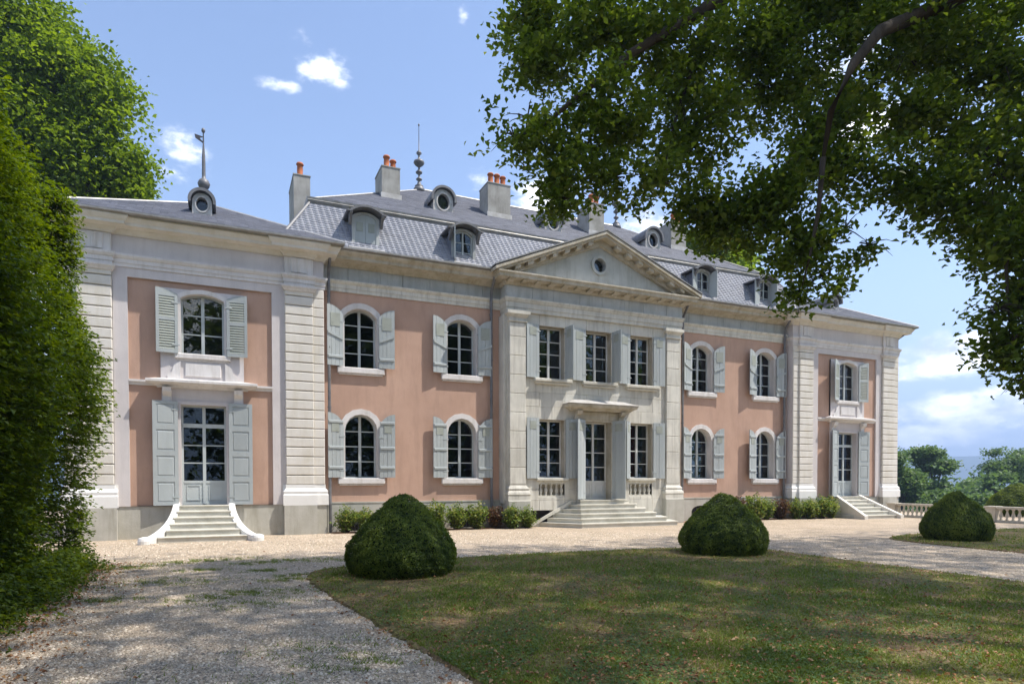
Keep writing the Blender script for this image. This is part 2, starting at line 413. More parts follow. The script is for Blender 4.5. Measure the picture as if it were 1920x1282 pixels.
        for i in range(len(P) - 1):
            for k in range(n):
                k2 = (k + 1) % n
                fs.append((i * n + k, i * n + k2, (i + 1) * n + k2, (i + 1) * n + k))
        fs.append(tuple(reversed(range(n)))); fs.append(tuple((len(P) - 1) * n + k for k in range(n)))
        return s.add(vs, fs)
    def mesh(s, name, mat, smooth=False):
        me = bpy.data.meshes.new(name)
        me.from_pydata(s.v, [], s.f)
        me.materials.append(mat)
        if smooth:
            me.polygons.foreach_set('use_smooth', [True] * len(me.polygons))
        me.update()
        import bmesh
        bm = bmesh.new(); bm.from_mesh(me); bmesh.ops.recalc_face_normals(bm, faces=bm.faces); bm.to_mesh(me); bm.free()
        return me
    def build(s, name, mat, parent=None, smooth=False):
        return link(name, s.mesh(name, mat, smooth), parent)

def link(name, me, parent=None):
    o = bpy.data.objects.new(name, me); COL.objects.link(o)
    if parent: o.parent = parent
    return o

def tag(o, label=None, cat=None, group=None, kind=None):
    if label: o['label'] = label
    if cat: o['category'] = cat
    if group: o['group'] = group
    if kind: o['kind'] = kind
    return o

def empty(name, loc=(0, 0, 0), rz=0.0):
    o = bpy.data.objects.new(name, None); COL.objects.link(o)
    o.location = loc; o.rotation_euler.z = rz; o.empty_display_size = .3
    return o

KIDS = {}
def copy_tree(o, parent=None):
    c = o.copy(); COL.objects.link(c)
    if parent: c.parent = parent
    for ch in [x for x in list(bpy.data.objects) if x.parent == o and x is not c]:
        copy_tree(ch, c)
    return c

def mirror_pts(pts): return [(-x, y) for x, y in reversed(pts)]

def np_mesh(name, verts, loops, fsize, mat, tone=None, smooth=False):
    """fast mesh: every face has fsize corners; tone = one number per face"""
    me = bpy.data.meshes.new(name)
    nv, nf = len(verts), len(loops)
    me.vertices.add(nv); me.vertices.foreach_set('co', verts.astype(np.float32).ravel())
    me.loops.add(nf * fsize); me.loops.foreach_set('vertex_index', loops.astype(np.int32).ravel())
    me.polygons.add(nf); me.polygons.foreach_set('loop_start', np.arange(0, nf * fsize, fsize, dtype=np.int32))
    if smooth: me.polygons.foreach_set('use_smooth', np.ones(nf, dtype=bool))
    me.update(calc_edges=True)
    if tone is not None:
        a = me.attributes.new('tone', 'FLOAT', 'FACE'); a.data.foreach_set('value', tone.astype(np.float32))
    me.materials.append(mat)
    return me

def leaves_mesh(name, pos, nrm, size, mat, tone=None, aspect=.62, fold=.18, seed=1, droop=None):
    """pos (n,3), nrm (n,3) leaf facing, size (n,): pointed folded leaves, 4 triangles each"""
    rng = np.random.default_rng(seed); n = len(pos)
    nrm = nrm / (np.linalg.norm(nrm, axis=1, keepdims=True) + 1e-9)
    a = rng.normal(size=(n, 3))
    if droop is not None: a = a * .55 + np.array([0, 0, -1.0]) * droop
    t = a - nrm * np.sum(a * nrm, axis=1, keepdims=True); t /= (np.linalg.norm(t, axis=1, keepdims=True) + 1e-9)
    b = np.cross(nrm, t)
    s = size[:, None]
    w = s * aspect * .5
    p0 = pos - t * s * .5
    p1 = pos - t * s * .05 + b * w + nrm * s * fold
    p2 = pos + t * s * .5 - nrm * s * fold * .4
    p3 = pos - t * s * .05 - b * w + nrm * s * fold
    V = np.stack([p0, p1, p2, p3], axis=1).reshape(-1, 3)
    i = np.arange(n) * 4
    F = np.stack([np.stack([i, i + 1, i + 2], 1), np.stack([i, i + 2, i + 3], 1)], 1).reshape(-1, 3)
    if tone is None: tone = rng.random(n)
    return np_mesh(name, V, F, 3, mat, np.repeat(tone, 2))

def rand_dir(n, rng):
    v = rng.normal(size=(n, 3)); return v / np.linalg.norm(v, axis=1, keepdims=True)

def sprays(centers, per, spread, size, rng, flat=.45, hang=.0):
    """leaf positions in small flattened drooping bunches round each centre"""
    n = len(centers)
    off = rng.normal(size=(n, per, 3)) * spread
    off[:, :, 2] *= flat
    ax = rng.normal(size=(n, 1, 3)); ax[:, :, 2] = -abs(ax[:, :, 2]) * hang; ax /= np.linalg.norm(ax, axis=2, keepdims=True)
    t = rng.random((n, per, 1)) - .5
    p = centers[:, None, :] + off + ax * t * spread * 2.6
    p = p.reshape(-1, 3)
    nr = rand_dir(len(p), rng) * .75; nr[:, 2] += .85
    sz = size * (.7 + .6 * rng.random(len(p)))
    tone_c = rng.random(n)
    tone = np.clip(np.repeat(tone_c, per) * .55 + rng.random(len(p)) * .45, 0, 1)
    return p, nr, sz, tone

def vnoise(p, f, seed):
    """cheap smooth noise of points, about -1..1"""
    rng = np.random.default_rng(seed); out = np.zeros(len(p))
    for _ in range(5):
        k = rng.normal(size=3) * f; out += np.sin(p @ k + rng.random() * 6.28)
        f *= 1.5
    return out / 2.6

# ================================================================== the chateau
CH = tag(empty('chateau', (0, 0, 0)), 'long pink and cream chateau with slate mansard roof, pediment and grey-green shutters', 'chateau')

WX0, WX1 = 17.74, 10.50           # wing outer and inner end
WC = 14.12                        # wing axis
YW, YF, YP = -.34, -.42, -.52     # wing recessed field, raised frame, pilaster face
YPW, YPP = -.50, -.62             # portico wall and its pilaster face

def arch_pts(cx, zs, a, r, n=9, extra=0.0):
    """points from right jamb over the crown to the left jamb; extra = outward offset"""
    if r <= 0.001:
        return [(cx + a + extra, zs + extra), (cx - a - extra, zs + extra)]
    R = (a * a + r * r) / (2 * r); zc = zs + r - R
    R2 = R + extra; a2 = a + extra
    th = math.asin(min(1, a2 / R2))
    if r >= a - 1e-3: th = math.pi / 2
    return [(cx + R2 * math.sin(th - 2 * th * i / (n - 1)), zc + R2 * math.cos(th - 2 * th * i / (n - 1))) for i in range(n)]

def opening(cx, zb, zs, a, r, extra=0.0, ext_b=0.0):
    return [(cx - a - extra, zb - ext_b), (cx + a + extra, zb - ext_b)] + arch_pts(cx, zs, a, r, extra=extra)

def top_at(cx, zs, a, r, x):
    if r <= .001: return zs
    R = (a * a + r * r) / (2 * r); zc = zs + r - R
    return zc + math.sqrt(max(0, R * R - min(abs(x - cx), R) ** 2))

def make_window(cx, zb, zs, a, r, yw, rows, rec=.24, door=False, transom=False, fmat='frame', label=None, fw=.055, parent=None, panel_h=.72):
    """frame and glazing bars as the part, each pane a sub-part"""
    mb = MB(); y0 = yw + rec; y1 = y0 + .07
    op = opening(cx, zb, zs, a - .002, r)
    R = (a * a + r * r) / (2 * r) if r > .001 else 0
    inn = [(cx - a + fw, zb + fw), (cx + a - fw, zb + fw)] + arch_pts(cx, zs, a, r, extra=-fw)
    if len(inn) != len(op): inn = inn[:len(op)]
    mb.ring(inn, op, y0, y1)
    ztop = zs + max(r, 0)
    mb.box(cx - .045, cx + .045, y0 - .012, y1 - .01, zb + fw * .5, ztop - fw * .6)
    z_lo = zb + fw
    if door:
        z_lo = zb + panel_h
        for sx in (-1, 1):
            xa, xb = sorted((cx + sx * .045, cx + sx * (a - fw)))
            mb.box(xa, xb, y0 + .012, y1 - .012, zb + fw * .9, z_lo)
            mb.ring([(xa + .1, zb + .17), (xb - .1, zb + .17), (xb - .1, z_lo - .13), (xa + .1, z_lo - .13)],
                    [(xa + .07, zb + .14), (xb - .07, zb + .14), (xb - .07, z_lo - .1), (xa + .07, z_lo - .1)], y0 - .004, y0 + .013)
        mb.box(cx - a + fw, cx + a - fw, y0 - .006, y1 - .012, z_lo - .045, z_lo + .03)
    zt_rect = ztop - fw
    if transom:
        zt = zs - .62
        mb.box(cx - a + fw * .5, cx + a - fw * .5, y0 - .02, y1, zt - .06, zt + .06)
        spans = [(z_lo + .03, zt - .06, rows), (zt + .06, zt_rect, 1)]
    else:
        spans = [(z_lo, zt_rect, rows)]
    panes = []
    for za, zb2, nr in spans:
        h = (zb2 - za) / nr
        for k in range(nr):
            if k > 0:
                zz = za + k * h
                w = a - fw
                if r > .001 and zz > zs:   # a bar above the springing is shorter
                    while w > .05 and top_at(cx, zs, a, r, cx + w) - fw < zz: w -= .01
                mb.box(cx - w, cx + w, y0 + .006, y1 - .02, zz - .016, zz + .016)
            for sx in (-1, 1):
                xa, xb = sorted((cx + sx * .045, cx + sx * (a - fw)))
                z0, z1 = za + k * h, za + (k + 1) * h
                if k == nr - 1 and r > .001 and (not transom):
                    xs = [xb + (xa - xb) * i / 5 for i in range(6)]
                    poly = [(xa, z0), (xb, z0)] + [(x, max(z0 + .01, min(z1, top_at(cx, zs, a, r, x) - fw))) for x in xs]
                elif r > .001 and z1 > zs:
                    xs = [xb + (xa - xb) * i / 5 for i in range(6)]
                    poly = [(xa, z0), (xb, z0)] + [(x, max(z0 + .01, min(z1, top_at(cx, zs, a, r, x) - fw))) for x in xs]
                else:
                    poly = [(xa, z0), (xb, z0), (xb, z1), (xa, z1)]
                panes.append(poly)
    w = mb.build('door' if door else 'window', M[fmat], parent or CH)
    if label: w['label'] = label
    for poly in panes:
        g = MB().prism_y(poly, y1 - .034, y1 - .030)
        g.build('pane', M['glass'], w)
    return w

def surround(cx, zb, zs, a, r, yw, t, proud, depth, mat, parent=None):
    inner = opening(cx, zb, zs, a, r)
    outer = opening(cx, zb, zs, a, r, extra=t)
    mb = MB(); mb.ring(inner, outer, yw - proud, yw + depth)
    mb.build('window_surround', M[mat], parent or CH)

def sill(cx, zt, half, yw, out, h, mat, parent=None):
    mb = MB(); mb.bbox(cx - half, cx + half, yw - out, yw + .24, zt - h, zt, .02)
    mb.bbox(cx - half + .05, cx + half - .05, yw - out + .05, yw + .01, zt - h - .05, zt - h, .01)
    mb.build('window_sill', M[mat], parent or CH)

def curve_top(w, zt_h, prof):
    """top edge of a leaf from hinge (0) to free edge (w)"""
    return [(w * i / 6, prof(w * i / 6)) for i in range(7)]

def shutter_leaf(side, hx, yw, z0, a, zs, r, kind, theta, parent=None, label=None, w=None):
    """side -1 = hinged at the left jamb and opened to the left. Leaf is modelled along +x from its hinge, outside face toward -y.
    theta = how far (deg) the leaf stands off the wall"""
    w = w or a - .01
    def top(u):   # u from the hinge; closed it would lie at distance a-u from the axis
        return top_at(0, zs, a, r, max(a - u, 0)) if r > .001 else zs
    prof = [(w * i / 6, top(w * i / 6)) for i in range(7)]
    th = .034
    f = -side    # mirror so that x runs from the hinge outwards
    X = lambda u: side * u
    ang = math.radians(theta) * (1 if side < 0 else -1)
    def place(o):
        o.location = (hx, yw - .035, 0); o.rotation_euler.z = ang
    def poly_of(u0, u1, za, zb_f):
        us = [u0 + (u1 - u0) * i / 4 for i in range(5)]
        p = [(X(u0), za), (X(u1), za)] + [(X(u), zb_f(u)) for u in reversed(us)]
        return p if side > 0 else p[::-1]
    S = MB(); subs = []
    if kind in ('upper', 'lower', 'tall'):
        npl = 4
        for k in range(npl):
            u0, u1 = w * k / npl + .003, w * (k + 1) / npl - .003
            dz = [0, .003, -.002, .002][k]
            pb = MB().prism_y(poly_of(u0, u1, z0, top), -th + dz, 0)
            subs.append(('plank', pb, 'shutter'))
        S.prism_y(poly_of(0.0, w, z0 + .02, lambda u: top(u) - .02), -.012, -.006)   # back skin closes the joints
        tz = min(top(.06), top(w - .06))
        if kind == 'upper':
            zb0 = tz - .62
            subs.append(('vent_panel', MB().box(min(X(.11), X(w - .11)), max(X(.11), X(w - .11)), -th - .012, -th + .004, zb0 + .12, tz - .06), 'louver'))
            for zz in (z0 + .30,):
                S.bbox(min(X(.02), X(w - .02)), max(X(.02), X(w - .02)), -th - .028, -th + .006, zz - .045, zz + .045)
            zc = z0 + (tz - z0) * .55
            S.prism_y([(X(.02), zc - .13), (X(w - .02), zc + .07), (X(w - .02), zc + .16), (X(.02), zc - .04)][::(1 if side > 0 else -1)], -th - .028, -th + .006)
        elif kind == 'lower':
            subs.append(('vent_panel', MB().box(min(X(w * .30), X(w * .78)), max(X(w * .30), X(w * .78)), -th - .01, -th + .004, tz - .34, tz - .04), 'louver'))
            for zz in (z0 + .34, z0 + 1.02, tz - .0):
                S.bbox(min(X(.02), X(w - .02)), max(X(.02), X(w - .02)), -th - .028, -th + .006, zz - .045, zz + .045)
        else:
            subs.append(('vent_panel', MB().box(min(X(.13), X(w - .13)), max(X(.13), X(w - .13)), -th - .01, -th + .004, zs - .42, zs - .12), 'louver'))
        name = 'shutter'
    elif kind == 'louver':
        st = .085
        zm = z0 + (zs + r - z0) * .53
        S.prism_y(poly_of(0, st, z0, top), -th, 0); S.prism_y(poly_of(w - st, w, z0, top), -th, 0)
        S.prism_y(poly_of(st, w - st, z0, lambda u: z0 + .11), -th + .002, -.002)
        S.prism_y(poly_of(st, w - st, zm - .05, lambda u: zm + .05), -th + .002, -.002)
        xs = [st + (w - 2 * st) * i / 4 for i in range(5)]
        lo = min(top(st), top(w - st)) - .12
        S.prism_y(poly_of(st, w - st, lo, top), -th + .002, -.002)
        for za, zb2 in ((z0 + .11, zm - .05), (zm + .05, lo)):
            n = int((zb2 - za) / .075)
            for k in range(n):
                zz = za + (k + .5) * (zb2 - za) / n
                sl = MB()
                x0, x1 = sorted((X(st), X(w - st)))
                sl.prism_x([(-th + .002, zz - .034), (-th + .010, zz - .040), (-.002, zz + .026), (-.010, zz + .034)], x0, x1)
                subs.append(('slat', sl, 'louver'))
        name = 'louvred_shutter'
    else:     # panelled door shutter
        st = .10
        S.prism_y(poly_of(0, w, z0, top), -th + .014, 0)
        n = 4
        zz = [z0 + (zs - z0) * k / n for k in range(n + 1)]
        S.prism_y(poly_of(0, st, z0 + .001, lambda u: zs - .001), -th, -th + .015); S.prism_y(poly_of(w - st, w, z0 + .001, lambda u: zs - .001), -th, -th + .015)
        for k in range(n + 1):
            hh = .075 if 0 < k < n else .1
            za = max(z0 + .001, zz[k] - hh); zb2 = min(zs - .001, zz[k] + hh)
            S.prism_y(poly_of(st, w - st, za, lambda u: zb2), -th - .001, -th + .015)
            if k < n:
                subs.append(('shutter_panel', MB().bbox(min(X(st + .03), X(w - st - .03)), max(X(st + .03), X(w - st - .03)), -th + .003, -th + .016, zz[k] + .13, zz[k + 1] - .13, .012), 'shutter'))
        name = 'shutter'
    # strap hinges
    hbs = []
    for zz in (z0 + .25, zs - .25):
        hb = MB(); hbs.append(hb)
        hb.box(min(X(-.05), X(.16)), max(X(-.05), X(.16)), -th - .01, -th - .002, zz - .018, zz + .018)
    o = S.build(name, M['shutter'], parent or CH); place(o)
    if label: o['label'] = label
    for nm, mb, mt in subs:
        mb.build(nm, M[mt], o)
    for hb in hbs: hb.build('hinge', M['shutter'], o)
    return o

# ---- structural walls -------------------------------------------------------
def part(name, mb, mat, label=None, parent=None, smooth=False):
    o = mb.build(name, M[mat], parent or CH, smooth)
    if label: o['label'] = label
    return o

MWIN = [9.22, 5.54]
UP = dict(zb=5.62, zs=7.36, a=.555, r=.29)
LO = dict(zb=1.84, zs=3.48, a=.555, r=.555)
rooms = MB()
for sgn, side in ((-1, 'left'), (1, 'right')):
    X = lambda x: sgn * x
    def xs(a, b): return sorted((sgn * a, sgn * b))
    # --- main pink wall of this side
    x0, x1 = xs(10.6, 3.9)
    holes = [opening(X(c), d['zb'], d['zs'], d['a'] + .1, d['r'], ext_b=0) for c in MWIN for d in (UP, LO)]
    # the hole follows the inner opening; the surround covers the joint
    holes = [opening(X(c), d['zb'], d['zs'], d['a'], d['r']) for c in MWIN for d in (UP, LO)]
    w = MB().plate([(x0, 1.02), (x1, 1.02), (x1, 8.16), (x0, 8.16)], holes, 0.0)
    part('wall', w, 'pink', 'pink plaster wall of the %s main range' % side)
    # plinth with ledge and cellar openings
    ch = [(X(9.35), .38), (X(5.5), .38)]
    ph = []
    for c, h in ch:
        ph.append([(c - .52, .02), (c + .52, .02)] + [(c + .52 * math.cos(t), .42 + .26 * math.sin(t)) for t in [math.pi * i / 8 for i in range(9)]])
    pl = MB().plate([(x0, -.05), (x1, -.05), (x1, .98), (x0, .98)], ph, -.07)
    for p_ in ph: pl.ring(p_, p_, -.07, .25, front=False, outer_side=False)
    pl.box(x0, x1, -.085, .02, .981, 1.03)
    part('plinth', pl, 'plinth')
    for c, h in ch:
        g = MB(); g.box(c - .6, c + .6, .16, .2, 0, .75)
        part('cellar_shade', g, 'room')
        g = MB()
        for k in range(9):
            xx = c - .44 + .11 * k
            g.tube([(xx, -.02, 0.02), (xx, -.02, .42 + .25 * math.sqrt(max(0, 1 - ((xx - c) / .53) ** 2)))], .012, 6)
        g.tube([(c - .52, -.02, .3), (c + .52, -.02, .3)], .012, 6)
        part('cellar_grille', g, 'dark_metal')
    for i, c in enumerate(MWIN):
        cx = X(c)
        for nm, d, rows, kind in (('upper', UP, 4, 'upper'), ('ground floor', LO, 4, 'lower')):
            ww = make_window(cx, d['zb'], d['zs'], d['a'], d['r'], 0, rows, rec=.27)
            surround(cx, d['zb'], d['zs'], d['a'], d['r'], 0, .19, .035, .34, 'trim', ww)
            sill(cx, d['zb'], .80, 0, .12, .2, 'trim', ww)
            z0 = d['zb'] + .02
            for s in (-1, 1):
                th = 9 if s < 0 else 7
                if sgn > 0 and s < 0: th = 16
                shutter_leaf(s, cx + s * (d['a'] + .055), -.055, z0, d['a'], d['zs'] + .02, d['r'], kind, th + random.uniform(-2, 2), parent=CH)
    # --- wings -----------------------------------------------------------
    cx = X(WC)
    fx0, fx1 = xs(16.12, 12.12)      # recessed pink field
    dA = .63
    uw = dict(zb=5.62, zs=7.30, a=.60, r=.16)
    hole_up = opening(cx, uw['zb'], uw['zs'], uw['a'], uw['r'])
    hole_dn = opening(cx, 1.0, 4.07, dA, 0)
    w = MB().plate([(fx0 - .02, .98), (fx1 + .02, .98), (fx1 + .02, 7.85), (fx0 - .02, 7.85)], [hole_up, hole_dn], YW)
    part('wall', w, 'pink', 'recessed pink panel of the %s wing' % side)
    # white frame round the field
    a0, a1 = xs(16.55, 11.69)
    fr = MB(); fr.ring([(fx0, .98), (fx1, .98), (fx1, 7.76), (fx0, 7.76)], [(a0, .98), (a1, .98), (a1, 8.07), (a0, 8.07)], YF, YW + .05)
    part('panel_frame', fr, 'lilac')
    # string course
    st = MB(); st.sweep([(-.05, 4.60), (.03, 4.60), (.05, 4.66), (.09, 4.70), (.09, 4.76), (-.05, 4.78)], [(fx0, YW), (fx1, YW)])
    part('string_course', st, 'trim')
    # window bay slab with arched moulding
    ub = MB()
    bo = [(cx - 1.16, 4.80), (cx + 1.16, 4.80), (cx + 1.16, 7.56), (cx - 1.16, 7.56)]
    ub.plate(bo, [hole_up], YW - .07)
    ub.ring(bo, bo, YW - .07, YW, front=False, inner_side=False)
    ub.ring(bo, [(p[0], p[1]) for p in bo], YW - .07, YW, front=False, inner_side=False)
    part('window_bay', ub, 'lilac')
    ww = make_window(cx, uw['zb'], uw['zs'], uw['a'], uw['r'], YW - .03, 3, rec=.16)
    surround(cx, uw['zb'], uw['zs'], uw['a'], uw['r'], YW - .07, .13, .04, .24, 'trim', ww)
    sill(cx, uw['zb'], .78, YW - .05, .10, .16, 'trim', ww)
    # apron under the window with little end scrolls
    ap = MB(); ap.bbox(cx - .5, cx + .5, YW - .105, YW - .06, 4.93, 5.34, .02)
    for s in (-1, 1):
        ap.prism_y([(cx + s * .62, 4.80), (cx + s * .98, 4.80), (cx + s * .98, 4.95), (cx + s * .86, 5.05), (cx + s * .80, 5.25), (cx + s * .62, 5.38)][::s], YW - .12, YW - .06)
    part('apron', ap, 'trim')
    for s in (-1, 1):
        shutter_leaf(s, cx + s * (uw['a'] + .08), YW - .10, uw['zb'] - .02, uw['a'], uw['zs'] + .06, uw['r'], 'louver', (8 if s < 0 else 6) + (14 if sgn > 0 and s < 0 else 0), parent=CH)
    # door bay
    db = MB()
    bo = [(cx - 1.14, 1.0), (cx + 1.14, 1.0), (cx + 1.14, 4.58), (cx - 1.14, 4.58)]
    db.plate(bo, [hole_dn], YW - .06); db.ring(bo, bo, YW - .06, YW, front=False, inner_side=False)
    db.ring(opening(cx, 1.0, 4.07, dA, 0), opening(cx, 1.0, 4.07, dA, 0, extra=.1), YW - .10, YW + .2)
    part('door_bay', db, 'lilac')
    make_window(cx, 1.0, 4.07, dA, 0, YW - .03, 3, rec=.18, door=True, transom=True, parent=CH, label='glazed double door of the %s wing' % side)
    for s in (-1, 1):
        shutter_leaf(s, cx + s * (dA + .08), YW - .10, 1.0, dA + .06, 4.15, 0, 'panel', (7 if s < 0 else 5) + (12 if sgn > 0 and s < 0 else 0), parent=CH, w=.68,
                     label='tall panelled door shutter')
    # hood over the door on brackets
    hd = MB(); hd.sweep([(-.02, 4.56), (.10, 4.56), (.14, 4.62), (.30, 4.66), (.38, 4.70), (.38, 4.77), (-.02, 4.86)],
                        [(cx - 1.16, YW), (cx - 1.16, YW - .03), (cx + 1.16, YW - .03), (cx + 1.16, YW)])
    part('door_hood', hd, 'trim')
    for s in (-1, 1):
        bk = MB(); bx = cx + s * .99
        bk.prism_x([(YW - .02, 4.10), (YW - .12, 4.14), (YW - .14, 4.30), (YW - .26, 4.42), (YW - .30, 4.555), (YW - .02, 4.555)], bx - .12, bx + .12)
        part('bracket', bk, 'trim')
    # wing plinth
    e0, e1 = xs(WX0, WX1)
    q = lambda a, b: xs(a, b)
    def seg_path(dp=0.0):
        """front line of a wing with its two pilasters standing forward (left to right)"""
        pts = [(-WX0, 7.4), (-WX0, YF), (-17.39, YF), (-17.39, YP), (-16.51, YP), (-16.51, YF), (-11.73, YF), (-11.73, YP), (-10.85, YP), (-10.85, YF), (-WX1, YF), (-WX1, .3)]
        return pts if sgn < 0 else mirror_pts(pts)
    # plaster body behind, returns and sides
    bd = MB()
    bd.box(*xs(WX0, 16.5), YF, 7.4, .9, 9.3)
    bd.box(*xs(11.74, WX1), YF + .001, 7.3, .9, 9.3)
    bd.box(*xs(16.5, 11.74), YF + .002, 7.2, 8.0, 9.3)
    bd.box(*xs(16.5, 11.74), 7.0, 7.35, 0, 8.0)
    part('wall', bd, 'lilac', 'lilac-white plaster body of the %s wing' % side)
    pb = MB()
    pb.box(*xs(17.78, 16.48), YF - .06, 7.45, -.05, .955)
    pb.box(*xs(11.76, 10.46), YF - .06, 7.3, -.05, .955)
    pb.box(*xs(17.46, 16.44), YP - .1, YF, -.05, .95)
    pb.box(*xs(11.80, 10.78), YP - .1, YF, -.05, .95)
    pb.box(*xs(16.48, 11.76), YW - .05, YW + .3, -.05, .978)
    pb.box(*xs(16.48, 11.76), YW + .2, 7.0, .3, .9)
    part('plinth', pb, 'plinth')
    # rusticated pilasters: stone courses and recessed strip courses
    n = 21
    for k in range(n):
        z0 = 1.62 + (8.02 - 1.62) * k / n; z1 = 1.62 + (8.02 - 1.62) * (k + 1) / n
        for (pa, pb_), yy in (((17.39, 16.51), YP), ((11.73, 10.85), YP)):
            m_ = MB(); u0, u1 = xs(pa, pb_); m_.bbox(u0, u1, yy, YF + .02, z0 + .012, z1 - .012, .022)
            m_.build('quoin_stone', M['cream'], CH)
        for (pa, pb_) in ((17.73, 17.395), (10.845, 10.505)):
            m_ = MB(); u0, u1 = xs(pa, pb_); m_.bbox(u0, u1, YF - .03, YF + .02, z0 + .012, z1 - .012, .016)
            m_.build('quoin_stone', M['cream'], CH)
    # side returns of the wing get courses too (seen on the inner side from the path)
    prof = [(-.02, .95), (.10, .95), (.10, 1.28), (.075, 1.32), (.085, 1.40), (.05, 1.46), (.015, 1.50), (.015, 1.62), (-.02, 1.62)]
    for pts in ([(-17.75, .2), (-17.75, YF), (-17.39, YF), (-17.39, YP), (-16.51, YP), (-16.51, YF), (-16.42, YF)],
                [(-11.82, YF), (-11.73, YF), (-11.73, YP), (-10.85, YP), (-10.85, YF), (-WX1, YF), (-WX1, .1)]):
        bs = MB(); bs.sweep(prof, pts if sgn < 0 else mirror_pts(pts)); part('pilaster_base', bs, 'paint_white')
    P = seg_path()
    ar = MB()
    ar.sweep([(-.05, 8.03), (.03, 8.03), (.03, 8.13), (.05, 8.135), (.05, 8.25), (.075, 8.27), (.11, 8.34), (.11, 8.40), (-.05, 8.42)], P)
    part('architrave', ar, 'trim')
    for pts in ([(-17.39, YF + .05), (-17.39, YP), (-16.51, YP), (-16.51, YF + .05)], [(-11.73, YF + .05), (-11.73, YP), (-10.85, YP), (-10.85, YF + .05)]):
        cp = MB(); cp.sweep([(-.02, 7.86), (.03, 7.87), (.055, 7.92), (.10, 7.98), (.10, 8.029), (-.02, 8.029)], pts if sgn < 0 else mirror_pts(pts)); part('pilaster_capital', cp, 'trim')
    # plain panels of the frieze over each pilaster
    for a_, b_ in ((17.39, 16.51), (11.73, 10.85)):
        fz = MB(); u0, u1 = xs(a_, b_); fz.bbox(u0, u1, YP + .02, YF, 8.43, 8.96, .01)
        fz.bbox(u0 + .2, u1 - .2, YP - .02, YP + .021, 8.46, 8.93, .01)
        fz.bbox((u0 + u1) / 2 - .06, (u0 + u1) / 2 + .06, YP - .035, YP - .019, 8.48, 8.92, .01); part('frieze_block', fz, 'trim')
    cn = MB()
    cn.sweep([(-.05, 8.95), (.04, 8.95), (.06, 8.99), (.14, 9.06), (.16, 9.09), (.40, 9.12), (.41, 9.20), (.44, 9.23), (.50, 9.32), (.50, 9.36), (-.05, 9.38)], P)
    part('cornice', cn, 'cream')
    gt = MB()
    gp = [(-18.24, 7.6), (-18.24, -1.03), (-9.98, -1.03), (-9.98, .2)]
    gt.sweep([(-.10, 9.361), (.03, 9.361), (.07, 9.39), (.07, 9.44), (.0, 9.47), (-.10, 9.45)], gp if sgn < 0 else mirror_pts(gp))
    part('gutter', gt, 'zinc')
    # rooms behind the glass
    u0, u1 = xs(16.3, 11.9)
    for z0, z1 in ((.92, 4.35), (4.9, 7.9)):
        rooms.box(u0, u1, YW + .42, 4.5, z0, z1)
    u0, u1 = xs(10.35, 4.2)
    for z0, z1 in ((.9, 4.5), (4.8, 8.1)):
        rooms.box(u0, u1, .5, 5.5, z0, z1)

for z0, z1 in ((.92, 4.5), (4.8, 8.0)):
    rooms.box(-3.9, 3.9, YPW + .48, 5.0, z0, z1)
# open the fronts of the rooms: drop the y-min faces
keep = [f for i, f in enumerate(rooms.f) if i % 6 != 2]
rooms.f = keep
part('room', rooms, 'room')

# ---- main entablature, both sides ------------------------------------------
for sgn, side in ((-1, 'left'), (1, 'right')):
    pts = [(-10.55, 0.0), (-3.95, 0.0)] if sgn < 0 else [(3.95, 0.0), (10.55, 0.0)]
    ar = MB(); ar.sweep([(-.1, 8.15), (.04, 8.15), (.04, 8.27), (.06, 8.275), (.06, 8.40), (.09, 8.43), (.13, 8.49), (.13, 8.53), (-.1, 8.55)], pts)
    part('architrave', ar, 'stone')
    x = min(pts[0][0], pts[1][0]); xe = max(pts[0][0], pts[1][0]); k = 0
    while x < xe - .05:
        wd = min([.92, 1.1, .8, 1.0][k % 4], xe - x); k += 1
        MB().bbox(x + .004, x + wd - .004, .03 - .004 * (k % 3), .2, 8.551, 9.0, .008).build('frieze_stone', M['stone_cool'], CH)
        x += wd
    cn = MB(); cn.sweep([(-.2, 8.99), (.02, 8.99), (.05, 9.02), (.10, 9.06), (.16, 9.12), (.46, 9.14), (.47, 9.24), (.50, 9.26), (.58, 9.33), (.60, 9.38), (-.2, 9.40)], pts)
    part('cornice', cn, 'stone_warm')
    gt = MB(); gt.sweep([(.50, 9.401), (.62, 9.39), (.68, 9.42), (.68, 9.48), (.5, 9.50)], pts)
    part('gutter', gt, 'zinc')

# ---- portico -----------------------------------------------------------------
PX = 3.98
pw = {'upper': (5.62, 7.62), 'lower': (1.86, 4.08)}
PC = [(-2.07, .555), (0.0, .60), (2.02, .555)]
holes = [opening(c, 5.62, 7.62, a, 0) for c, a in PC] + [opening(c, 1.86, 4.08, a, 0) for c, a in (PC[0], PC[2])]
holes.append(opening(0, 1.0, 4.08, .62, 0))
for c in (PC[0][0], PC[2][0]): holes.append([(c - .56, 1.12), (c + .56, 1.12), (c + .56, 1.68), (c - .56, 1.68)])
holes.append([(-3.02, .12), (-2.02, .12), (-2.02, .62), (-3.02, .62)])
mb = MB().plate([(-PX, -.05), (PX, -.05), (PX, 8.15), (-PX, 8.15)], holes, YPW + .012)
for s in (-1, 1):
    mb.prism_y([(s * PX, -.05), (s * (PX - .01), -.05), (s * (PX - .01), 8.9), (s * PX, 8.9)][::s], YPW + .012, .1)
mb.ring(holes[-1], holes[-1], YPW, 0.3, front=False, outer_side=False)
part('wall', mb, 'stone', 'grey limestone wall of the pedimented centre')
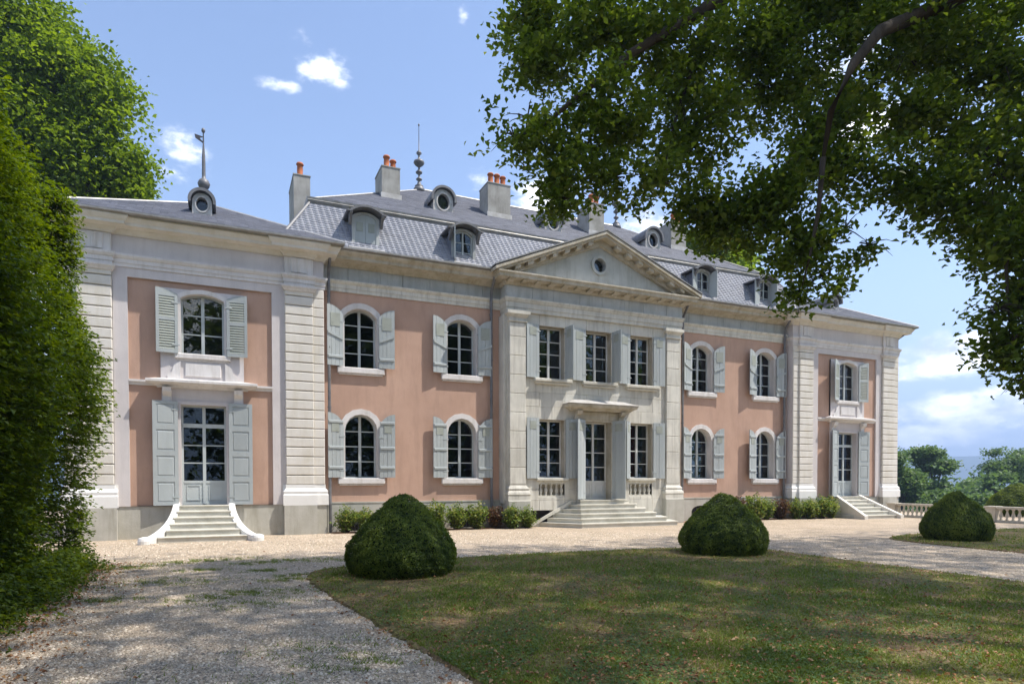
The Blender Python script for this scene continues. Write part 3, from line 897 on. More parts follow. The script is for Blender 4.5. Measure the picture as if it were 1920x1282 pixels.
# ashlar blocks, cut round the openings
rects = [(c - a - .001, c + a + .001, 5.62, 7.62) for c, a in PC] + [(c - a, c + a, 1.86, 4.08) for c, a in (PC[0], PC[2])] + [(-.62, .62, 1.0, 4.08)]
rects += [(c - .56, c + .56, 1.12, 1.68) for c in (PC[0][0], PC[2][0])] + [(-3.02, -2.02, .12, .62)]
courses = [0, .5, 1.0, 1.43, 1.86, 2.42, 2.97, 3.52, 4.08, 4.55, 5.1, 5.62, 6.12, 6.62, 7.12, 7.62, 8.05]
for ci in range(len(courses) - 1):
    z0, z1 = courses[ci], courses[ci + 1]
    cuts = {-3.22, 3.22}
    for (ra, rb, rz0, rz1) in rects:
        if rz0 < z1 - .01 and rz1 > z0 + .01: cuts |= {ra, rb}
    for xx in ([-2.6, -1.5, -.55, .5, 1.5, 2.6] if ci % 2 else [-2.07, -1.0, 0.0, 1.0, 2.02]):
        if all(abs(xx - c) > .25 for c in cuts): cuts.add(xx)
    cs = sorted(cuts)
    for a_, b_ in zip(cs[:-1], cs[1:]):
        if b_ - a_ < .05: continue
        zz = [(z0, z1)]
        for (ra, rb, rz0, rz1) in rects:
            if ra < (a_ + b_) / 2 < rb:
                nz_ = []
                for p0, p1 in zz:
                    if rz0 > p0 + .01 and rz0 < p1: nz_.append((p0, rz0))
                    if rz1 < p1 - .01 and rz1 > p0: nz_.append((rz1, p1))
                    if rz1 <= p0 + .01 or rz0 >= p1 - .01: nz_.append((p0, p1))
                zz = nz_
        for p0, p1 in zz:
            if p1 - p0 < .04: continue
            MB().bbox(a_ + .004, b_ - .004, YPW - random.uniform(.0, .006), YPW + .03, p0 + .004, p1 - .004, .007).build('ashlar_stone', M['stone'], CH)
for c, a in PC:
    ww = make_window(c, 5.62, 7.62, a, 0, YPW, 4, rec=.30, fmat='frame_white')
    m2 = MB(); op = opening(c, 5.62, 7.62, a, 0); m2.ring(op, op, YPW + .02, YPW + .45, front=False, outer_side=False)
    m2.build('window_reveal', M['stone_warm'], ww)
    s_ = MB(); s_.bbox(c - .80, c + .80, YPW - .2, YPW + .3, 5.50, 5.62, .02); s_.bbox(c - .74, c + .74, YPW - .14, YPW, 5.42, 5.50, .02)
    s_.build('window_sill', M['step'], ww)
for c, a in (PC[0], PC[2]):
    ww = make_window(c, 1.86, 4.08, a, 0, YPW, 4, rec=.30, fmat='frame_white')
    m2 = MB(); op = opening(c, 1.86, 4.08, a, 0); m2.ring(op, op, YPW + .02, YPW + .45, front=False, outer_side=False)
    m2.build('window_reveal', M['stone_warm'], ww)
    s_ = MB(); s_.bbox(c - .68, c + .68, YPW - .12, YPW + .3, 1.75, 1.86, .02); s_.build('window_sill', M['step'], ww)
    # blind balustrade under the window
    back = MB(); back.box(c - .6, c + .6, YPW + .17, YPW + .2, 1.05, 1.75); part('balustrade_back', back, 'stone_warm')
    b_ = MB(); b_.box(c - .56, c + .56, YPW + .02, YPW + .17, 1.10, 1.19); b_.box(c - .56, c + .56, YPW + .02, YPW + .17, 1.62, 1.70)
    bal = part('blind_balustrade', b_, 'step')
    for k in range(5):
        xx = c - .45 + .225 * k
        MB().lathe([(.055, 1.19), (.055, 1.22), (.03, 1.24), (.075, 1.34), (.07, 1.40), (.032, 1.48), (.03, 1.53), (.055, 1.56), (.055, 1.62)], xx, YPW + .08, 10).build('baluster', M['step'], bal, True)
make_window(0, 1.0, 4.08, .62, 0, YPW, 4, rec=.42, door=True, fmat='frame_white', label='glazed double door under the pediment')
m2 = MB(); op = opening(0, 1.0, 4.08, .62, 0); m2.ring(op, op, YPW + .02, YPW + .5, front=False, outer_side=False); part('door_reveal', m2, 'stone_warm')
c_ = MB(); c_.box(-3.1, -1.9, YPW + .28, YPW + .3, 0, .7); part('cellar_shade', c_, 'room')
# shutters of the portico: (side, hinge x, z0, zs, angle)
for s, c, a, th in ((-1, PC[0][0], .555, 5), (1, PC[0][0], .555, 84), (-1, 0, .6, 4), (1, 0, .6, 86), (-1, PC[2][0], .555, 5), (1, PC[2][0], .555, 6)):
    shutter_leaf(s, c + s * (a + .02), YPW - .015, 5.64, a, 7.64, 0, 'tall', th, parent=CH)
for s, c, a, z0, th in ((-1, PC[0][0], .555, 1.84, 6), (1, PC[0][0], .555, 1.84, 7), (-1, 0, .62, 1.04, 32), (1, 0, .62, 1.04, 66), (-1, PC[2][0], .555, 1.84, 42), (1, PC[2][0], .555, 1.84, 6)):
    shutter_leaf(s, c + s * (a + .02), YPW - .015, z0, a, 4.12, 0, 'tall', th, parent=CH)
# pilasters at the two ends, in drums
for s in (-1, 1):
    xa, xb = sorted((s * 3.22, s * 3.88))
    zz = [1.62, 2.25, 2.95, 3.6, 4.3, 5.0, 5.7, 6.4, 7.1, 7.62]
    for k in range(len(zz) - 1):
        MB().bbox(xa, xb, YPP, YPW + .05, zz[k] + .003, zz[k + 1] - .003, .018).build('pilaster_stone', M['stone'], CH)
    xo, xi = sorted((s * 3.88, s * 4.06))
    sp = MB(); sp.box(xo, xi, YPW + .05, .05, .9, 7.9); part('pilaster_return', sp, 'stone')
    pth = [(xa, -.4), (xa, YPP), (xb, YPP), (xb, -.4)]
    bs = MB(); bs.sweep([(-.02, 1.02), (.12, 1.02), (.12, 1.20), (.14, 1.24), (.12, 1.33), (.07, 1.37), (.09, 1.45), (.05, 1.52), (.01, 1.56), (.01, 1.62), (-.02, 1.62)], pth); bs.box(xa, xb, YPP, YPW, 1.02, 1.62)
    part('pilaster_base', bs, 'stone')
    pd = MB(); pd.bbox(xa - .14, xb + .14, YPP - .16, YPW + .1, -.05, 1.02, .03); part('pedestal', pd, 'plinth')
    cp = MB(); cp.sweep([(-.02, 7.62), (.015, 7.62), (.05, 7.66), (.015, 7.70), (.015, 7.80), (.05, 7.83), (.11, 7.90), (.13, 7.91), (.13, 8.03), (-.02, 8.03)], pth); cp.box(xa, xb, YPP, YPW, 7.62, 8.03)
    part('pilaster_capital', cp, 'stone')
EP = [(-4.0, .3), (-4.0, -.60), (4.0, -.60), (4.0, .3)]
ar = MB(); ar.sweep([(-.3, 8.03), (.0, 8.03), (.0, 8.17), (.025, 8.175), (.025, 8.36), (.05, 8.37), (.07, 8.42), (.10, 8.47), (.10, 8.52), (-.3, 8.54)], EP)
part('architrave', ar, 'stone')
x = -4.0; k = 0
while x < 4.0 - .05:
    wd = min([1.05, .9, 1.15, 1.0][k % 4], 4.0 - x); k += 1
    MB().bbox(x + .004, x + wd - .004, -.598 - .004 * (k % 3), -.3, 8.541, 8.97, .008).build('frieze_stone', M['stone_cool'], CH); x += wd
for s in (-1, 1):
    xa, xb = sorted((s * 3.7, s * 4.0)); MB().box(xa, xb, -.56, .3, 8.541, 8.97).build('frieze_return', M['stone_cool'], CH)
cn = MB(); cn.sweep([(-.3, 8.97), (.03, 8.97), (.07, 9.01), (.10, 9.05), (.12, 9.12), (.44, 9.13), (.45, 9.22), (.50, 9.28), (.50, 9.33), (-.3, 9.36)], EP)
part('cornice', cn, 'stone_warm')
for k in range(15):
    xx = -3.92 + 7.84 * k / 14
    m_ = MB(); m_.prism_x([(-.68, 9.03), (-.92, 9.06), (-1.0, 9.10), (-1.0, 9.135), (-.68, 9.135)], xx - .12, xx + .12)
    m_.build('modillion', M['stone_warm'], CH)
# pediment
AP = 11.22; EX = 4.52; ZB = 9.34
tm = MB()
oc = [(0 + .27 * math.cos(t), 10.19 + .27 * math.sin(t)) for t in [2 * math.pi * i / 24 for i in range(24)]]
tm.plate([(-3.9, ZB), (3.9, ZB), (0, AP - .22)], [oc], -.56)
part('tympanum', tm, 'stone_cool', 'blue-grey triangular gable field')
orr = MB(); oo = [(.38 * math.cos(t), 10.19 + .38 * math.sin(t)) for t in [2 * math.pi * i / 24 for i in range(24)]]
orr.ring(oc, oo, -.63, -.3); rd = part('round_window_surround', orr, 'stone_cool')
g = MB(); g.prism_y([(x_, z_) for x_, z_ in oc], -.36, -.355); g.build('pane', M['glass'], rd)
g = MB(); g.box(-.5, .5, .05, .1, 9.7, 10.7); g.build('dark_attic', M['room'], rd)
sl = (AP - ZB) / EX
def rake(y0, y1, dlo, dhi, name, mat, ex=EX):
    m_ = MB()
    for s in (-1, 1):
        p = [(s * ex, ZB + dlo - (ex - EX) * sl), (0, AP + dlo), (0, AP + dhi), (s * ex, ZB + dhi - (ex - EX) * sl)]
        m_.prism_y(p if s < 0 else p[::-1], y0, y1)
    return part(name, m_, mat)
rake(-1.12, -.5, .02, .13, 'raking_cornice', 'stone_warm', ex=EX + .1)
rake(-1.05, -.5, -.07, .02, 'raking_cornice', 'stone_warm')
rake(-.72, -.5, -.30, -.07, 'raking_bed_mould', 'stone_warm', ex=EX - .45)
for s in (-1, 1):
    for k in range(7):
        t = .09 + .88 * k / 7
        xx = s * (EX - .45) * (1 - t); zt_ = ZB - .07 + (1 - abs(xx) / EX) * (AP - ZB)
        m_ = MB(); h = .11
        a_ = [(xx - h, zt_ + h * sl * s), (xx + h, zt_ - h * sl * s)]
        m_.prism_y([(a_[0][0], a_[0][1] - .13), (a_[1][0], a_[1][1] - .13), (a_[1][0], a_[1][1] + .0), (a_[0][0], a_[0][1] + .0)], -1.0, -.72)
        m_.build('modillion', M['stone_warm'], CH)
rf = MB()
for s in (-1, 1):
    p = [(s * (EX + .12), ZB + .125), (0, AP + .15), (0, AP + .20), (s * (EX + .12), ZB + .17)]
    rf.prism_y(p if s < 0 else p[::-1], -1.14, 3.2)
part('pediment_roof', rf, 'zinc')
# door hood
hd = MB(); hd.sweep([(-.05, 4.46), (.22, 4.47), (.26, 4.53), (.40, 4.58), (.44, 4.66), (.44, 4.70), (-.05, 4.80)], [(-1.12, YPW), (-1.12, YPW - .04), (1.12, YPW - .04), (1.12, YPW)])
part('door_hood', hd, 'stone_warm')
ld = MB(); ld.sweep([(-.03, 4.81), (.46, 4.705), (.47, 4.72), (-.03, 4.92)], [(-1.12, YPW), (-1.12, YPW - .04), (1.12, YPW - .04), (1.12, YPW)])
part('hood_flashing', ld, 'zinc_light')
fm = MB(); fm.bbox(-.95, .95, YPW - .06, YPW + .01, 4.13, 4.45, .02); fm.bbox(-.98, .98, YPW - .09, YPW + .01, 4.33, 4.46, .02); part('door_lintel', fm, 'stone_warm')
for s in (-1, 1):
    bk = MB(); bx = s * 1.0
    bk.prism_x([(YPW, 4.08), (YPW - .10, 4.12), (YPW - .14, 4.26), (YPW - .28, 4.33), (YPW - .34, 4.46), (YPW, 4.46)], bx - .11, bx + .11); part('bracket', bk, 'stone_warm')
# portico steps: splayed flight
for k in range(6):
    zt_ = 1.0 - k * .167
    lw, lf = .95 + .33 * k, .98 + .12 * k
    rw, rf_ = 1.45 + .38 * k, 1.02 + .34 * k
    y = -.80 - .235 * k
    poly = [(-lw, YPW), (-lf, y), (rf_, y), (rw, YPW)]
    m_ = MB().prism_z(poly, zt_ - .167 if k < 5 else -.05, zt_ - .035)
    poly2 = [(-lw - .03, YPW), (-lf - .03, y - .03), (rf_ + .03, y - .03), (rw + .03, YPW)]
    m_.prism_z(poly2, zt_ - .0349, zt_)
    m_.build('step', M['step'], CH)
ck = MB(); ck.prism_y([(-2.95, .0), (-1.25, .86), (-1.25, 1.0), (-3.05, .06)], YPW - .06, YPW + .01); part('raking_stone', ck, 'step')

# ---- wing stairs --------------------------------------------------------------
for sgn, side in ((-1, 'left'), (1, 'right')):
    cx = sgn * WC
    for k in range(6):
        zt_ = 1.0 - k * .167
        hw = .68 + .07 * k + (.12 if k == 5 else 0)
        y = YW - .30 - .31 * k
        m_ = MB(); m_.box(cx - hw, cx + hw, y, YW - .04, (zt_ - .167) if k < 5 else -.05, zt_ - .04)
        m_.bbox(cx - hw - .0, cx + hw + .0, y - .03, YW - .04, zt_ - .0399, zt_, .012)
        m_.build('step', M['step'], CH)
    for s in (-1, 1):
        # curved cheek: plan and height sweep outward, ending in a low scroll
        vs, fs = [], []
        N = 14
        for i in range(N + 1):
            t = i / N
            y = YW - .02 - 2.05 * t
            xo = .70 + .62 * t ** 2.2
            z = .98 * (1 - t) ** 1.35 + .17 + .0 * t
            if sgn > 0: z = .98 * (1 - t) + .17; xo = .70 + .42 * t
            wd = .13 + .05 * t
            x_i, x_o = cx + s * (xo), cx + s * (xo + wd)
            vs += [(x_i, y, -.05), (x_o, y, -.05), (x_o + s * .02, y, z - .09), (x_o + s * .02, y, z - .02), ((x_i + x_o) / 2, y, z), (x_i - s * .02, y, z - .02), (x_i - s * .02, y, z - .09)]
        for i in range(N):
            for k in range(7):
                k2 = (k + 1) % 7
                fs.append((i * 7 + k, i * 7 + k2, (i + 1) * 7 + k2, (i + 1) * 7 + k))
        fs.append(tuple(range(7))); fs.append(tuple(N * 7 + k for k in range(7)))
        m_ = MB().add(vs, fs)
        ex_ = cx + s * ((.70 + .62 + .12) if sgn < 0 else (.70 + .42 + .08))
        if sgn < 0:
            m_.lathe([(.16, -.05), (.17, .10), (.15, .17), (.06, .20)], ex_ , YW - 2.10, 16)
        part('stair_cheek', m_, 'paint_white' if sgn < 0 else 'cream')

# ---- downpipes ----------------------------------------------------------------
for xx in (-10.3, -4.42, 4.42, 10.28):
    s = 1 if xx > 0 else -1
    m_ = MB(); m_.tube([(xx, -.52, 9.36), (xx, -.5, 9.18), (xx, -.18, 8.75), (xx, -.14, 8.5), (xx, -.13, 1.2), (xx, -.17, .98), (xx, -.17, -.02)], .052, 10)
    for zz in (2.2, 4.2, 6.2, 7.9): m_.lathe([(.065, zz), (.065, zz + .05)], xx, -.13, 10)
    part('downpipe', m_, 'zinc_dark')
m_ = MB(); m_.tube([(17.9, -.75, 9.36), (17.86, -.6, 9.1), (17.84, .2, 8.7), (17.84, .3, 8.3), (17.84, .3, 0)], .05, 8); part('downpipe', m_, 'dark_metal')

# ---- roofs --------------------------------------------------------------------
def slate_field(A, B, C_, D, du, dv, mat, name, th=.012, seed=0, diag=False, skip=None):
    """slates laid on the quad A(bottom left) B(bottom right) C(top right) D(top left); du width, dv course"""
    A, B, C_, D = map(np.array, (A, B, C_, D)); A = A.astype(float); B = B.astype(float); C_ = C_.astype(float); D = D.astype(float)
    rng = np.random.default_rng(seed)
    H = np.linalg.norm((D + C_) / 2 - (A + B) / 2) if np.linalg.norm(C_ - D) > .01 else np.linalg.norm(D - (A + B) / 2)
    rows = max(2, int(H / dv))
    nrm = np.cross(B - A, (D if np.linalg.norm(D - A) > .1 else C_) - A); nrm = nrm / np.linalg.norm(nrm)
    V, F, T = [], [], []
    for r_ in range(rows):
        v0, v1 = r_ / rows, (r_ + 1.25) / rows
        v1 = min(v1, 1.0)
        L0, R0 = A + (D - A) * v0, B + (C_ - B) * v0
        L1, R1 = A + (D - A) * v1, B + (C_ - B) * v1
        width = np.linalg.norm(R0 - L0)
        if width < du * .5: continue
        ud = (R0 - L0) / width
        # use one direction so that slates stay square
        n = int(width / du) + 2
        off = (r_ % 2) * .5 if not diag else (r_ * .37) % 1
        l1 = np.dot(L1 - L0, ud); r1 = np.dot(R1 - L0, ud)
        upv = (L1 - L0) - ud * l1
        for k in range(n):
            x0 = (k - off) * du + .003; x1 = x0 + du - .006
            a0, a1 = max(x0, 0), min(x1, width)
            b0, b1 = max(x0, l1), min(x1, r1)
            if a1 - a0 < .02: continue
            if b1 - b0 < .005: b0 = b1 = min(max((a0 + a1) / 2, l1), r1)
            j = rng.uniform(-.004, .006)
            z0 = nrm * (th * .5 + .006 + j * .6); zt_ = nrm * .002
            ch_ = du * .22 if diag else 0
            base = len(V)
            if diag:
                m0, m1 = a0, a1
                up_ = upv / max(np.linalg.norm(upv), 1e-6)
                V += [L0 + ud * m0 + up_ * ch_ + z0, L0 + ud * (m0 + m1) / 2 - up_ * .01 + z0, L0 + ud * m1 + up_ * ch_ + z0, L0 + upv + ud * b1 + zt_, L0 + upv + ud * b0 + zt_,
                      L0 + ud * m0 + up_ * ch_, L0 + ud * (m0 + m1) / 2 - up_ * .01, L0 + ud * m1 + up_ * ch_]
                F += [(base, base + 1, base + 3), (base, base + 3, base + 4), (base + 1, base + 2, base + 3), (base, base + 5, base + 6), (base, base + 6, base + 1), (base + 1, base + 6, base + 7), (base + 1, base + 7, base + 2)]
                T += [rng.random()] * 7
            else:
                V += [L0 + ud * a0 + z0, L0 + ud * a1 + z0, L0 + upv + ud * b1 + zt_, L0 + upv + ud * b0 + zt_, L0 + ud * a0, L0 + ud * a1]
                F += [(base, base + 1, base + 2), (base, base + 2, base + 3), (base, base + 4, base + 5), (base, base + 5, base + 1)]
                T += [rng.random()] * 4
    me = np_mesh(name, np.array(V), np.array(F), 3, M[mat], np.array(T))
    return me

def roof_part(name, quads, mat, du, dv, label, diag=False, seed=0):
    under = MB()
    for q_ in quads:
        under.add([tuple(p) for p in q_], [(0, 1, 2, 3)])
    o = part(name, under, 'slate', label)
    for i, q_ in enumerate(quads):
        me = slate_field(*q_, du, dv, mat, 'slates', seed=seed + i, diag=diag)
        s_ = link('slates', me, o); s_['kind'] = 'stuff'
    return o

BX, BY, BZ = 10.70, 1.0, 11.50           # break line of the mansard
EXm, EYm, EZm = 11.95, -.42, 9.42
RX, RY, RZ = 5.3, 6.4, 15.05
YB1, YE1 = 2 * RY - BY, 2 * RY - EYm
steep = [((-EXm, EYm, EZm), (EXm, EYm, EZm), (BX, BY, BZ), (-BX, BY, BZ)),
         ((EXm, EYm, EZm), (EXm, YE1, EZm), (BX, YB1, BZ), (BX, BY, BZ)),
         ((-EXm, YE1, EZm), (-EXm, EYm, EZm), (-BX, BY, BZ), (-BX, YB1, BZ)),
         ((EXm, YE1, EZm), (-EXm, YE1, EZm), (-BX, YB1, BZ), (BX, YB1, BZ))]
roof_part('mansard_roof', steep, 'slate_sunlit', .21, .125, 'steep slate lower slope with sunlit paleness in its colour', diag=True, seed=3)
g_ = .12
upq = [((-BX - g_, BY - g_, BZ - .06), (BX + g_, BY - g_, BZ - .06), (RX, RY, RZ), (-RX, RY, RZ)),
       ((BX + g_, BY - g_, BZ - .06), (BX + g_, YB1 + g_, BZ - .06), (RX, RY, RZ), (RX, RY, RZ)),
       ((-BX - g_, YB1 + g_, BZ - .06), (-BX - g_, BY - g_, BZ - .06), (-RX, RY, RZ), (-RX, RY, RZ)),
       ((BX + g_, YB1 + g_, BZ - .06), (-BX - g_, YB1 + g_, BZ - .06), (-RX, RY, RZ), (RX, RY, RZ))]
def roof_low(name, quads, mat, du, dv, label, seed=0):
    under = MB()
    for q_ in quads:
        under.add([tuple(p) for p in q_], [(0, 1, 2, 3)] if q_[2] != q_[3] else [(0, 1, 2)])
    o = part(name, under, 'slate', label)
    for i, q_ in enumerate(quads):
        s_ = link('slates', slate_field(*q_, du, dv, mat, 'slates', seed=seed + i), o); s_['kind'] = 'stuff'
    return o
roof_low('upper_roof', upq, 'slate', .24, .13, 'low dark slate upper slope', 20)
# lead roll and gutter board on the break line
br = MB(); br.sweep([(-.06, BZ - .16), (.10, BZ - .16), (.14, BZ - .10), (.16, BZ - .04), (.13, BZ + .02), (-.06, BZ + .03)],
                    [(-BX, YB1), (-BX, BY), (BX, BY), (BX, YB1)])
part('break_moulding', br, 'zinc')
br = MB(); br.sweep([(.06, BZ + .021), (.15, BZ + .0), (.17, BZ + .05), (.06, BZ + .09)], [(-BX, YB1), (-BX, BY), (BX, BY), (BX, YB1)])
part('lead_roll', br, 'zinc_light')
hp = MB()
for sx in (-1, 1):
    for (p0, p1) in (((sx * (BX + .1), BY - .1, BZ), (sx * RX, RY, RZ)), ((sx * (BX + .1), YB1 + .1, BZ), (sx * RX, RY, RZ))):
        hp.tube([p0, p1], .035, 6)
hp.tube([(-RX, RY, RZ + .01), (RX, RY, RZ + .01)], .06, 6)
part('ridge_lead', hp, 'zinc_light')
hs_ = MB()
for sx in (-1, 1): hs_.tube([(sx * EXm, EYm, EZm), (sx * BX, BY, BZ)], .05, 6)
part('steep_hip', hs_, 'zinc_dark')
# wing roofs
for sgn, side in ((-1, 'left'), (1, 'right')):
    x0, x1 = sorted((sgn * 18.30, sgn * 9.94)); ax, ay, az = sgn * WC, 3.12, 11.62; y0, y1, ze = -1.08, 7.32, 9.45
    qs = [((x0, y0, ze), (x1, y0, ze), (ax, ay, az), (ax, ay, az)), ((x1, y0, ze), (x1, y1, ze), (ax, ay, az), (ax, ay, az)),
          ((x0, y1, ze), (x0, y0, ze), (ax, ay, az), (ax, ay, az)), ((x1, y1, ze), (x0, y1, ze), (ax, ay, az), (ax, ay, az))]
    roof_low('wing_roof', qs, 'slate', .22, .12, 'low slate roof of the %s wing' % side, 40 + sgn)
    h_ = MB()
    for q_ in qs: h_.tube([q_[0], (ax, ay, az)], .04, 6)
    part('hip_lead', h_, 'zinc_light')

# ---- round dormers (oculi) -----------------------------------------------------
def oculus(cx, y, zc, yback, k=1.0, label=None):
    r = .25 * k; R = .42 * k
    op = [(cx + r * math.cos(t), zc + r * 1.28 * math.sin(t)) for t in [2 * math.pi * i / 20 for i in range(20)]]
    body = [(cx - R, zc - .52 * k), (cx + R, zc - .52 * k), (cx + R, zc + .05)] + [(cx + R * math.cos(t), zc + .08 + R * math.sin(t)) for t in [math.pi * i / 10 for i in range(11)]] + [(cx - R, zc + .05)]
    m_ = MB(); m_.plate(body, [op], y); m_.ring(body, body, y, yback, front=False, inner_side=False)
    m_.ring(op, op, y, y + .22, front=False, outer_side=False)
    m_.ring(op, [(cx + (p[0] - cx) * 1.22, zc + (p[1] - zc) * 1.2) for p in op], y - .04, y)
    o = part('round_dormer', m_, 'zinc_light', label)
    MB().prism_y(op, y + .15, y + .155).build('pane', M['glass'], o)
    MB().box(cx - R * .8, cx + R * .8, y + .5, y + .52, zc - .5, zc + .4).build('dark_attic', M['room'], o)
    hood = MB(); R1, R2 = R + .03, R + .12
    ang = [math.pi * (-.06 + 1.12 * i / 14) for i in range(15)]
    inn = [(cx + R1 * math.cos(t), zc + .08 + R1 * math.sin(t)) for t in ang]; out = [(cx + R2 * math.cos(t), zc + .08 + R2 * math.sin(t)) for t in ang]
    vs, fs = [], []
    for (a_, b_) in zip(inn, out): vs += [(a_[0], y - .14, a_[1]), (b_[0], y - .14, b_[1]), (b_[0], yback, b_[1]), (a_[0], yback, a_[1])]
    for i in range(14):
        for q_ in range(4): fs.append((i * 4 + q_, i * 4 + (q_ + 1) % 4, i * 4 + 4 + (q_ + 1) % 4, i * 4 + 4 + q_))
    fs += [(0, 1, 2, 3), (56, 57, 58, 59)]
    hood.add(vs, fs); hood.build('dormer_hood', M['zinc_dark'], o)
    ft = MB(); ft.bbox(cx - R - .12, cx + R + .12, y - .1, y + .1, zc - .60 * k, zc - .5 * k, .03); ft.build('dormer_sill', M['zinc_light'], o)
for cx in (-5.3, -.25, 5.05): oculus(cx, 2.85, 13.10, 4.3)
for s in (-1, 1): oculus(s * WC, .35, 10.50, 2.0, .68)

# ---- dormers in the steep slope --------------------------------------------------
def dormer(cx, kind):
    y = -.13; z0, zs_, a = 9.58, 10.68, .36
    op = opening(cx, z0 + .12, zs_, a, .16)
    bd_ = [(cx - .47, z0), (cx + .47, z0), (cx + .47, zs_ + .06)] + arch_pts(cx, zs_ + .06, .47, .18)[1:-1] + [(cx - .47, zs_ + .06)]
    m_ = MB(); m_.plate(bd_, [op], y); m_.ring(op, op, y, y + .2, front=False, outer_side=False)
    o = part('dormer', m_, 'stone_cool')
    ck_ = MB(); ck_.ring(bd_, bd_, y + .001, 1.5, front=False, inner_side=False); ck_.build('dormer_cheek', M['dormer_slate'], o)
    # hood: an eyebrow roof with brackets
    hd_ = MB(); inn = [(cx + .66, zs_ + .10)] + arch_pts(cx, zs_ + .11, .52, .20, 9) + [(cx - .66, zs_ + .10)]; out = [(cx + .68, zs_ + .15)] + arch_pts(cx, zs_ + .11, .52, .20, 9, extra=.07) + [(cx - .68, zs_ + .15)]
    vs, fs = [], []
    for (a_, b_) in zip(inn, out): vs += [(a_[0], y - .3, a_[1]), (b_[0], y - .3, b_[1]), (b_[0], 1.4, b_[1]), (a_[0], 1.4, a_[1])]
    for i in range(10):
        for q_ in range(4): fs.append((i * 4 + q_, i * 4 + (q_ + 1) % 4, i * 4 + 4 + (q_ + 1) % 4, i * 4 + 4 + q_))
    fs += [(0, 1, 2, 3), (40, 41, 42, 43)]
    hd_.add(vs, fs)
    for s in (-1, 1):
        hd_.prism_x([(y - .28, zs_ + .12), (y - .28, zs_ + .06), (y - .04, zs_ - .26), (y, zs_ - .26), (y, zs_ + .12)], cx + s * .53 - .045, cx + s * .53 + .045)
    hd_.build('dormer_hood', M['zinc_dark'], o)
    if kind == 'closed':
        for s in (-1, 1):
            pts = [(cx + s * .005, z0 + .13), (cx + s * (a - .005), z0 + .13)] + [(x_, top_at(cx, zs_, a, .16, x_) - .01) for x_ in [cx + s * (a - .005) * (1 - i / 4) + s * .001 for i in range(5)]]
            lf = MB().prism_y(pts, y + .02, y + .055).build('closed_shutter', M['shutter'], o)
            xa, xb = sorted((cx + s * .09, cx + s * .31))
            MB().box(xa, xb, y + .006, y + .025, zs_ - .42, zs_ - .12).build('vent_panel', M['louver'], o)
    else:
        fr_ = MB(); inn = [(cx - a + .05, z0 + .17), (cx + a - .05, z0 + .17)] + arch_pts(cx, zs_, a, .16, extra=-.05)
        fr_.ring(inn, op, y + .1, y + .15); fr_.box(cx - .03, cx + .03, y + .09, y + .15, z0 + .13, zs_ + .14)
        for zz in (z0 + .5, z0 + .85): fr_.box(cx - a + .03, cx + a - .03, y + .11, y + .14, zz - .015, zz + .015)
        fr_.build('window_frame', M['frame'], o)
        MB().prism_y(inn, y + .125, y + .13).build('pane', M['glass'], o)
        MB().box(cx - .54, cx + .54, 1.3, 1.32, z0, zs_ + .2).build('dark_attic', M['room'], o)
        for s, th in kind:
            w_ = a - .02
            pts = [(0, z0 + .12), (s * w_, z0 + .12)] + [(s * u, top_at(0, zs_, a, .16, a - u)) for u in [w_ * (1 - i / 4) for i in range(5)]]
            lf = MB().prism_y(pts if s > 0 else pts[::-1], -.04, 0)
            q_ = lf.build('shutter', M['shutter'], o); q_.location = (cx + s * a, y - .01, 0); q_.rotation_euler.z = math.radians(th) * (-s)
dormer(-9.05, 'closed')
dormer(-5.5, [(-1, 72)])
dormer(5.5, [(-1, 20), (1, 60)])
dormer(9.05, [(-1, 12), (1, 80)])
for cx in (-9.05, -5.5, 5.5, 9.05):
    fl = MB(); fl.bbox(cx - .62, cx + .62, -.34, -.1, 9.58, 9.64, .02); part('dormer_sill', fl, 'zinc_light')

# ---- chimneys ---------------------------------------------------------------------
def chimney(x0, x1, y0, y1, ztop, zb, pots, step=None):
    m_ = MB(); b = .0
    m_.box(x0, x1, y0, y1, zb, ztop - .04)
    m_.box(x0 - .02, x1 + .02, y0 - .02, y1 + .02, ztop - .0395, ztop)
    o = part('chimney', m_, 'chimney')
    fl_ = MB(); fl_.sweep([(0, 0), (.05, 0), (.05, .1), (0, .14)], [(0, 0), (1, 0)]) if False else None
    z_at = 11.5 + .665 * (y0 - 1.0)
    f2 = MB(); f2.box(x0 - .05, x1 + .05, y0 - .06, y0 + .02, z_at - .12, z_at + .16)
    if 0 < z_at and zb > 10: f2.build('flashing', M['zinc_light'], o)
    for px, py, h in pots:
        r_ = .115
        MB().lathe([(r_ * 1.1, 0), (r_ * 1.1, .05), (r_ * .92, .07), (r_, h * .5), (r_ * .88, h * .8), (r_ * 1.25, h * .84), (r_ * 1.25, h * .9), (r_, h), (r_ * .7, h), (r_ * .7, h - .1)], px, py, 14, ztop).build('chimney_pot', M['terracotta'], o, True)
chimney(-7.66, -6.92, 3.5, 4.75, 14.42, 11.6, [(-7.42, 3.72, .5), (-7.1, 3.95, .48)])
chimney(-3.08, -2.02, 3.5, 4.5, 14.62, 11.6, [(-2.86, 3.75, .48), (-2.56, 3.75, .48), (-2.26, 3.8, .46)])
chimney(1.95, 2.75, 3.5, 4.6, 14.62, 11.6, [(2.2, 3.75, .46), (2.5, 3.8, .46)])
chimney(6.6, 7.5, 3.5, 4.6, 14.5, 11.6, [(6.9, 3.75, .46), (7.2, 3.8, .46)])
chimney(-10.98, -10.36, 4.1, 6.0, 13.72, 8.5, [(-10.72, 4.3, .52), (-10.75, 5.3, .48)])
